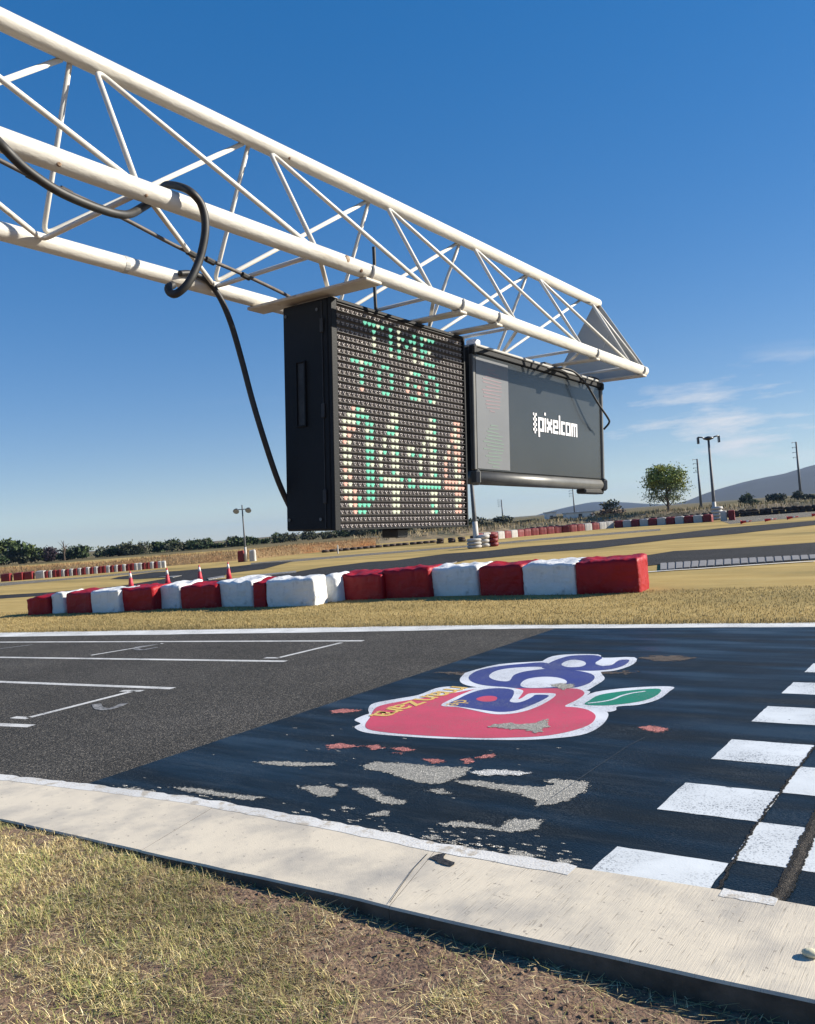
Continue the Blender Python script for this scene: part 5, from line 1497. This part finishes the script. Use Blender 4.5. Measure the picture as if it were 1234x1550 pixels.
def hill(name, sky_pts, seed, near_f, mat):
    P = [Vector(p) for p in smooth_path(sky_pts, 6)]
    rows = []
    for fr, zf in ((near_f, 0.0), (near_f + (1 - near_f) * .35, .28), (near_f + (1 - near_f) * .7, .68), (1.0, 1.0), (1.12, .75), (1.3, 0)):
        row = []
        for p in P:
            x, y = p.x * fr, p.y * fr
            nn = mn.noise(Vector((x * .006, y * .006, seed))) * .16 + mn.noise(Vector((x * .02, y * .02, seed))) * .06
            if fr == 1.0: nn = mn.noise(Vector((x * .05, y * .05, seed))) * .02
            row.append((x, y, -3 + (p.z + 3) * zf * (1 + nn)))
        rows.append(row)
    k = len(P)
    mb = MB()
    mb.add([p for r_ in rows for p in r_], [(i * k + j_, i * k + j_ + 1, (i + 1) * k + j_ + 1, (i + 1) * k + j_) for i in range(len(rows) - 1) for j_ in range(k - 1)])
    return mb.build(name, mat, None, True, kind='structure')
hill('hill', D['hill_far'], 2.0, .72, M['hill'])
hill('hill', D['hill_near'], 8.0, .62, M['hill'])

# ------------------------------------------------------------------ trees
M['bark'] = material('bark', (0.06, 0.045, 0.033), (0.12, 0.09, 0.065), scale=4, rough=0.95, bump=0.6)
M['leaf'] = material('foliage', (0.75, 0.75, 0.75), (1.15, 1.15, 1.15), scale=1.2, rough=0.7, spec=0.25, attr='Col')
b_ = M['leaf'].node_tree.nodes['Principled BSDF']
def crown_geo(c, rx, rz, nl, size, cols, seed, holes=.35, clumps=26):
    g = np.random.default_rng(seed)
    cc = g.normal(size=(clumps, 3))
    cc /= np.linalg.norm(cc, axis=1)[:, None]
    cc *= (g.uniform(.25, 1, (clumps, 1)) ** .5)
    cr_ = g.uniform(.16, .38, clumps)
    k = g.integers(0, clumps, nl)
    p = cc[k] * .78 + g.normal(size=(nl, 3)) * cr_[k][:, None] * .55
    p[:, 2] = np.where(p[:, 2] < -.75, -.75 + .1 * g.random(nl), p[:, 2])
    pos = np.array(c)[None] + p * np.array([rx, rx, rz]) * 1.25
    a = g.normal(size=(nl, 3)); a /= np.linalg.norm(a, axis=1)[:, None]
    b = np.cross(a, g.normal(size=(nl, 3))); b /= np.linalg.norm(b, axis=1)[:, None]
    s_ = (size * g.uniform(.6, 1.4, nl))[:, None]
    v = np.stack([pos - a * s_, pos - b * s_ * .55, pos + a * s_, pos + b * s_ * .55], 1).reshape(-1, 3)
    f = np.arange(nl * 4).reshape(-1, 4)
    base = np.array(cols)[g.integers(0, len(cols), clumps)][k] * g.uniform(.7, 1.3, (nl, 1))
    return v, f, np.repeat(base, 4, 0)
def tree(name, p, h, rx, label, seed, cols, leaves=900, group=None, trunk_f=.3, leafsize=None, cat='tree', bare=False):
    r_ = random.Random(seed)
    root = empty(name, (p[0], p[1], 0), label, cat, group)
    b = Vector((p[0], p[1], -.1))
    mb = MB()
    mb.tube([b, b + Vector((r_.uniform(-.1, .1), r_.uniform(-.1, .1), h * .35)), b + Vector((r_.uniform(-.2, .2), 0, h * .8))], [h * .035, h * .024, h * .008], 7)
    for k in range(5 if not bare else 12):
        a = r_.uniform(0, 6.28)
        z0 = h * r_.uniform(trunk_f * .7, .6)
        e_ = b + Vector((math.cos(a) * rx * .7, math.sin(a) * rx * .7, min(h * .95, z0 + h * r_.uniform(.15, .35))))
        s0 = b + Vector((0, 0, z0))
        mb.tube([s0, s0.lerp(e_, .5) + Vector((0, 0, h * .02)), e_], [h * .014, h * .009, h * .003], 5)
    mb.build('trunk', M['bark'], root)
    if not bare:
        zc = h * (trunk_f + 1) / 2
        v, f, col = crown_geo((0, 0, zc), rx, h * (1 - trunk_f) / 2 * 1.08, leaves, leafsize or rx * .13, cols, seed)
        np_mesh('crown', v, f, M['leaf'], col, root)
    return root
dark = [(.038, .062, .022), (.055, .082, .028), (.030, .048, .021)]
midg = [(.060, .090, .028), (.080, .105, .035), (.045, .070, .024)]
grey = [(.075, .085, .050), (.055, .065, .038), (.09, .09, .055)]
purp = [(.055, .040, .045), (.07, .045, .05), (.04, .035, .035)]
side = ['at the far left edge of the treeline', 'second from the left edge of the treeline', 'third from the left edge of the treeline']
for i, (x, y, z, h, rx) in enumerate(D['trees']):
    col = midg if i in (0, 1, 2, 20) else purp if i == 3 else grey if i in (4, 11, 33, 36, 37, 38) or 27 < i < 33 else dark
    if i < 3: lab = 'tall bushy green tree ' + side[i]
    elif i == 3: lab = 'dark purplish tree right of the tall green trees at left'
    elif i < 19: lab = f'small dark evergreen tree, {nth(i + 1)} from the left end of the treeline'
    elif i < 28: lab = f'dark tree near the LED board, {nth(28 - i)} from the right end of the treeline'
    elif i < 33: lab = f'low grey shrub on the horizon below the lettered board, {nth(i - 27)} from left'
    elif i == 33: lab = 'sparse greyish tree left of the round green tree'
    else: lab = f'dark bush on the bank at the foot of the hill, {nth(i - 33)} from left'
    sparse = i == 33
    tree('pine_tree' if 4 < i < 28 else 'bushy_tree', (x, y), h, rx, lab, 100 + i, col, 500 if sparse else 1500, 'trees of the far treeline' if i < 28 else 'shrubs along the horizon', .12 if not sparse else .3)
# extra undergrowth trees filling the treeline
rr = random.Random(77)
for i in range(36):
    s_ = i / 35
    x0, y0 = -172 + s_ * 78, 84 + s_ * 70
    tree('undergrowth_bush', (x0 + rr.uniform(-3, 3), y0 + rr.uniform(-2, 6)), rr.uniform(1.6, 2.2) + (.5 if i < 12 else 0), rr.uniform(1.6, 2.5), f'low bush in the gaps of the far treeline, {nth(i + 1)} from left', 300 + i, grey if i % 3 else dark, 420, 'bushes under the far treeline', .05, cat='bush')
bt = D['trees'][3]
tree('bare_tree', (bt[0] + 3.0, bt[1] + 1.5), 5.2, 1.6, 'leafless twiggy tree right of the purplish tree', 61, dark, group=None, bare=True)

# the round green tree at right, with see-through lower crown
px_, py_ = D['big_tree']
root = empty('round_tree', (px_, py_, 0), 'round yellow-green tree standing alone left of the lamp post', 'tree')
b = Vector((px_, py_, -.1))
H_ = 6.1
mb = MB()
mb.tube([b, b + Vector((.02, 0, 1.3)), b + Vector((-.05, 0, 3.0)), b + Vector((.1, 0, 5.0))], [.20, .15, .11, .03], 9)
rr = random.Random(8)
for k in range(16):
    a = rr.uniform(0, 6.28)
    z0 = rr.uniform(1.1, 3.6)
    rad_ = rr.uniform(1.0, 1.9)
    s0 = b + Vector((0, 0, z0))
    e_ = b + Vector((math.cos(a) * rad_, math.sin(a) * rad_, min(5.6, z0 + rr.uniform(.9, 2.0))))
    m1 = s0.lerp(e_, .5) + Vector((0, 0, .12))
    mb.tube([s0, m1, e_], [.06, .04, .012], 6)
    for q in range(3):
        e2 = e_ + Vector((rr.uniform(-.6, .6), rr.uniform(-.6, .6), rr.uniform(.1, .7)))
        mb.tube([m1.lerp(e_, .4), e2], [.022, .006], 4)
mb.build('trunk', M['bark'], root)
yg = [(.21, .26, .06), (.16, .215, .05), (.27, .285, .06)]
v1 = crown_geo((-.1, 0, 4.75), 2.35, 1.45, 8000, .11, yg, 5, clumps=60)
v2 = crown_geo((.1, 0, 3.0), 2.3, 1.5, 2600, .10, [(.18, .21, .085), (.14, .175, .075)], 6, clumps=40)
v = np.r_[v1[0], v2[0]]
f = np.r_[v1[1], v2[1] + len(v1[0])]
np_mesh('crown', v, f, M['leaf'], np.r_[v1[2], v2[2]], root)
# dry brush heap below the sparse tree
t33 = D['trees'][33]
tree('brush_heap', (t33[0] + .5, t33[1] - 2.5), 1.5, 2.6, 'low dry brown brush heap below the sparse greyish tree', 901, [(.12, .085, .06), (.16, .11, .075)], 900, None, .02, .2, 'bush')

# small white buildings on the horizon
M['wall_white'] = material('white_wall', (0.7, 0.69, 0.66), (0.6, 0.59, 0.56), scale=1, rough=0.8)
M['roof'] = material('pale_roof', (0.45, 0.44, 0.42), (0.36, 0.35, 0.34), scale=1, rough=0.7)
hl = ['tiny white shed on the horizon just right of the treeline', 'second tiny white shed on the horizon right of the treeline', 'third tiny white shed on the horizon right of the treeline', 'long low white building on the horizon right of the grey lamp post']
for i, (x, y, w_, h_) in enumerate(((-141, 215, 3.2, 1.7), (-128, 222, 3.0, 1.8), (-114, 226, 3.0, 1.9), (-88, 190, 7, 1.25))):
    root = empty('white_building', (x, y, 0), hl[i], 'building', 'white buildings on the horizon')
    MB().box((x, y, h_ / 2 - .1), w_, 4, h_ + .2, (SIDE, Vector((-SIDE.y, SIDE.x, 0)), Vector((0, 0, 1)))).build('wall', M['wall_white'], root)
    MB().box((x, y, h_ + .12), w_ + .5, 4.5, .24, (SIDE, Vector((-SIDE.y, SIDE.x, 0)), Vector((0, 0, 1)))).build('roof', M['roof'], root)
    MB().box(Vector((x, y, .5)) + FRONT * 2.0, .9, .08, 1.0, (SIDE, Vector((-SIDE.y, SIDE.x, 0)), Vector((0, 0, 1)))).build('door', M['lamp_dark'], root)

# ------------------------------------------------------------------ near verge: soil, grass
def verge_z(x, d):
    t = min(1, max(0, (x + 4.3) / 3.4))
    z_ = -0.004 - 0.070 * t - .02 * min(1, d / 1.5)
    z_ -= .015 * math.exp(-d / .05)
    return z_ + mn.noise(Vector((x * 2.1, d * 2.1, 3))) * .018 + mn.noise(Vector((x * 8, d * 8, 1))) * .008 + mn.noise(Vector((x * 30, d * 30, 5))) * .004
xs = [-20, -17, -14, -11, -9, -8, -7.2] + list(np.arange(-6.6, 1.01, .035)) + [1.5, 2.5, 4, 7, 12, 20]
ds = list(np.arange(-.02, 2.3, .035)) + [2.6, 3.2, 4, 6, 9, 14, 22]
v, f = [], []
for x in xs:
    y0 = y_at(kout, x)
    for d in ds:
        v.append((x, y0 - d, verge_z(x, d)))
k = len(ds)
f = [(i * k + j_, i * k + j_ + 1, (i + 1) * k + j_ + 1, (i + 1) * k + j_) for i in range(len(xs) - 1) for j_ in range(k - 1)]
f = [q[::-1] for q in f]
mb = MB()
mb.add(v, f)
mb.build('near_verge', M['soil'], None, True, kind='structure')

def blades(name, pos, length, width, az, lean, curl, cols, label, seg=3):
    n = len(pos)
    dirx, diry = np.cos(az), np.sin(az)
    cs = []
    p = pos.copy()
    ang = lean.copy()
    cs.append(p.copy())
    for s_ in range(seg):
        st = length / seg
        p = p + np.stack([dirx * np.sin(ang) * st, diry * np.sin(ang) * st, np.cos(ang) * st], 1)
        p[:, 2] = np.maximum(p[:, 2], pos[:, 2] + .002)
        ang = ang + curl / seg
        cs.append(p.copy())
    sd = np.stack([-diry, dirx, np.zeros(n)], 1)
    vs_ = []
    for s_ in range(seg + 1):
        w_ = (width * (1 - (s_ / seg) ** 1.6) * .5)[:, None]
        if s_ < seg:
            vs_ += [cs[s_] - sd * w_, cs[s_] + sd * w_]
        else:
            vs_ += [cs[s_]]
    m_ = 2 * seg + 1
    V = np.stack(vs_, 1).reshape(-1, 3)
    tri = []
    for s_ in range(seg - 1):
        a = 2 * s_
        tri += [(a, a + 1, a + 3), (a, a + 3, a + 2)]
    tri.append((2 * seg - 2, 2 * seg - 1, 2 * seg))
    Fc = (np.arange(n)[:, None, None] * m_ + np.array(tri)[None]).reshape(-1, 3)
    o = np_mesh(name, V, Fc, M['blade'], np.repeat(cols, m_, 0))
    return tag(o, label, 'grass', None, 'stuff')

g = np.random.default_rng(12)
STRAW, PALE, OLIVE, GREEN, BROWN = map(np.array, ((.50, .40, .19), (.66, .56, .33), (.29, .28, .095), (.16, .215, .055), (.20, .13, .07)))
def near_grass(n, lying):
    pos, col, L = [], [], []
    tries = 0
    while len(pos) < n and tries < n * 8:
        tries += 1
        x, d = g.uniform(-6.4, .8), g.uniform(-.01, 1.0) if g.random() < .62 else g.uniform(.8, 2.3)
        y = y_at(kout, x) - d
        cov = mn.noise(Vector((x * 1.6, y * 1.6, 9))) * 1.0 + mn.noise(Vector((x * 5, y * 5, 2))) * .75 + mn.noise(Vector((x * 13, y * 13, 6))) * .35
        side_ = min(1, max(0, (x + 3.6) / 2.2))
        cov += .52 - .50 * side_ - (.12 + .98 * side_) * math.exp(-(d / (.14 + .26 * side_)) ** 2) * (1 if not lying else .35)
        if g.random() > min(1, max(.05 if not lying else .28, cov + .30)): continue
        hue = mn.noise(Vector((x * 2.4, y * 2.4, 21))) + .35 * mn.noise(Vector((x * 9, y * 9, 4)))
        q = g.random()
        if lying:
            c = (STRAW if q < .45 else PALE if q < .62 else OLIVE if q < .78 else BROWN)
        elif hue + cov * .35 > .05:
            c = OLIVE if q < .40 else GREEN if q < .58 else STRAW if q < .92 else PALE
        else:
            c = STRAW if q < .50 else PALE if q < .64 else OLIVE if q < .80 else BROWN
        pos.append((x, y, verge_z(x, d) - .003))
        col.append(c * g.uniform(.75, 1.4) * (1.12 + .55 * mn.noise(Vector((x * 1.1, y * 1.1, 33)))))
    return np.array(pos), np.array(col)
p, c = near_grass(135000, False)
n = len(p)
blades('verge_grass', p, g.uniform(.014, .058, n), g.uniform(.0015, .0036, n), g.uniform(0, 6.28, n), g.uniform(.25, 1.45, n), g.uniform(-.2, 1.7, n), c, 'patchy dry olive grass on the near verge')
p, c = near_grass(46000, True)
n = len(p)
p[:, 2] += g.uniform(.002, .018, n)
blades('dead_straw', p, np.where(g.random(n) < .12, g.uniform(.08, .16, n), g.uniform(.015, .06, n)), g.uniform(.0014, .0032, n), np.where(g.random(n) < .5, g.normal(.35, .7, n), g.uniform(0, 6.28, n)), g.uniform(1.3, 1.62, n), g.uniform(-.25, .25, n), c, 'dead straw stalks lying on the near verge')
# clods and pebbles
mb = MB()
rr = random.Random(55)
for i in range(900):
    x = rr.uniform(-4.5, .2)
    d = abs(rr.gauss(0, .35)) + .02
    y = y_at(kout, x) - d
    s_ = rr.uniform(.003, .011)
    z_ = verge_z(x, d)
    mb.lathe((x, y, z_ - s_ * .3), [(s_ * rr.uniform(.7, 1), 0), (s_ * rr.uniform(.9, 1.2), s_ * .5), (s_ * .6, s_ * 1.1)], 5)
mb.build('soil_clods', M['soil'], None, False, 'small soil clods along the foot of the kerb', 'soil', None, 'stuff')
# pale stone lying on the kerb at the right picture edge
M['stone'] = material('pale_stone', (0.62, 0.58, 0.40), (0.5, 0.47, 0.33), scale=20, rough=0.8, bump=0.4)
sx_, sy_ = D['stone']
mb = MB()
mb.lathe((sx_, sy_, .010), [(.016, 0), (.027, .006), (.029, .014), (.018, .022), (.006, .024)], 11, (Vector((1, 0, 0)), Vector((0, .8, 0)), Vector((0, 0, 1))))
mb.build('pale_stone', M['stone'], None, True, 'small pale yellowish stone on the kerb at the right edge', 'stone')

# far verge and infield grass
def field_grass(n, x0, x1, d0, d1, hmin, hmax, w0, w1, cols, power, name, label):
    x = g.uniform(x0, x1, n)
    d = d0 + (d1 - d0) * g.random(n) ** power
    fx = np.array([q[0] for q in ftop]); fy = np.array([q[1] for q in ftop])
    y = np.interp(x, fx, fy) + d
    pos = np.stack([x, y, np.full(n, -.014)], 1)
    base = np.array(cols)[g.integers(0, len(cols), n)]
    pn = np.array([mn.noise(Vector((a * .35, b * .8, 3))) for a, b in zip(x, y)])
    col = base * g.uniform(.75, 1.2, (n, 1)) * (1 + .28 * pn[:, None])
    return blades(name, pos, g.uniform(hmin, hmax, n), g.uniform(w0, w1, n), g.uniform(0, 6.28, n), g.uniform(.1, 1.1, n), g.uniform(0, 1.2, n), col, label, 2)
gold = [(.37, .27, .115), (.44, .33, .155), (.31, .235, .10), (.27, .22, .09)]
field_grass(95000, -27, 3, .02, 4.6, .02, .055, .005, .010, gold, 1.0, 'far_verge_grass', 'short golden dry grass between track and barrier')
fringe = [(.24, .19, .08), (.17, .14, .06), (.30, .23, .11)]
field_grass(16000, -27, 3, -.03, .42, .03, .09, .004, .008, fringe, 1.6, 'track_edge_grass', 'longer brownish grass fringe along the white edge line')
# tall dry grass on the left bank
pos, cols = [], []
gb = [(.36, .24, .11), (.30, .18, .08), (.40, .29, .15), (.25, .13, .06)]
for i in range(30000):
    q = g.integers(0, len(rl[0]) - 1)
    a_, r0 = g.random(), g.integers(0, 5)
    p0, p1 = np.array(rl[r0][q]), np.array(rl[r0 + 1][q + 1])
    pos.append(p0 + (p1 - p0) * np.array([a_, a_, a_]) + g.normal(size=3) * np.array([.3, .3, 0]))
    cols.append(np.array(gb[g.integers(0, 4)]) * g.uniform(.7, 1.25))
pos, cols = np.array(pos), np.array(cols)
n = len(pos)
blades('bank_grass', pos, g.uniform(.08, .30, n), g.uniform(.012, .032, n), g.uniform(0, 6.28, n), g.uniform(0, .5, n), g.uniform(0, .8, n), cols, 'tall dry brown grass on the left bank', 2)
pos, cols = [], []
for i in range(9000):
    q = g.integers(0, len(rb[0]) - 1)
    a_, r0 = g.random(), g.integers(1, 6)
    p0, p1 = np.array(rb[r0][q]), np.array(rb[r0 + 1][q + 1])
    pos.append(p0 + (p1 - p0) * a_ + g.normal(size=3) * np.array([.4, .4, 0]))
    cols.append(np.array([(.26, .20, .11), (.19, .16, .08), (.12, .12, .06), (.33, .26, .15)][g.integers(0, 4)]) * g.uniform(.7, 1.25))
pos, cols = np.array(pos), np.array(cols)
n = len(pos)
blades('bank_scrub', pos, g.uniform(.2, .6, n), g.uniform(.04, .10, n), g.uniform(0, 6.28, n), g.uniform(0, .5, n), g.uniform(0, .8, n), cols, 'dry scrub on the bank below the hill', 2)

# ------------------------------------------------------------------ haze
hz = bpy.data.materials.new('haze_air')
hz.use_nodes = True
nt = hz.node_tree
nt.nodes.clear()
pv = nt.nodes.new('ShaderNodeVolumePrincipled')
pv.inputs['Color'].default_value = (0.34, 0.55, 0.95, 1)
pv.inputs['Density'].default_value = HAZE
pv.inputs['Anisotropy'].default_value = 0.2
out = nt.nodes.new('ShaderNodeOutputMaterial')
nt.links.new(pv.outputs[0], out.inputs['Volume'])
MB().box((0, 0, 55), 9800, 9800, 130).build('haze', hz, None, False, None, None, None, 'stuff')
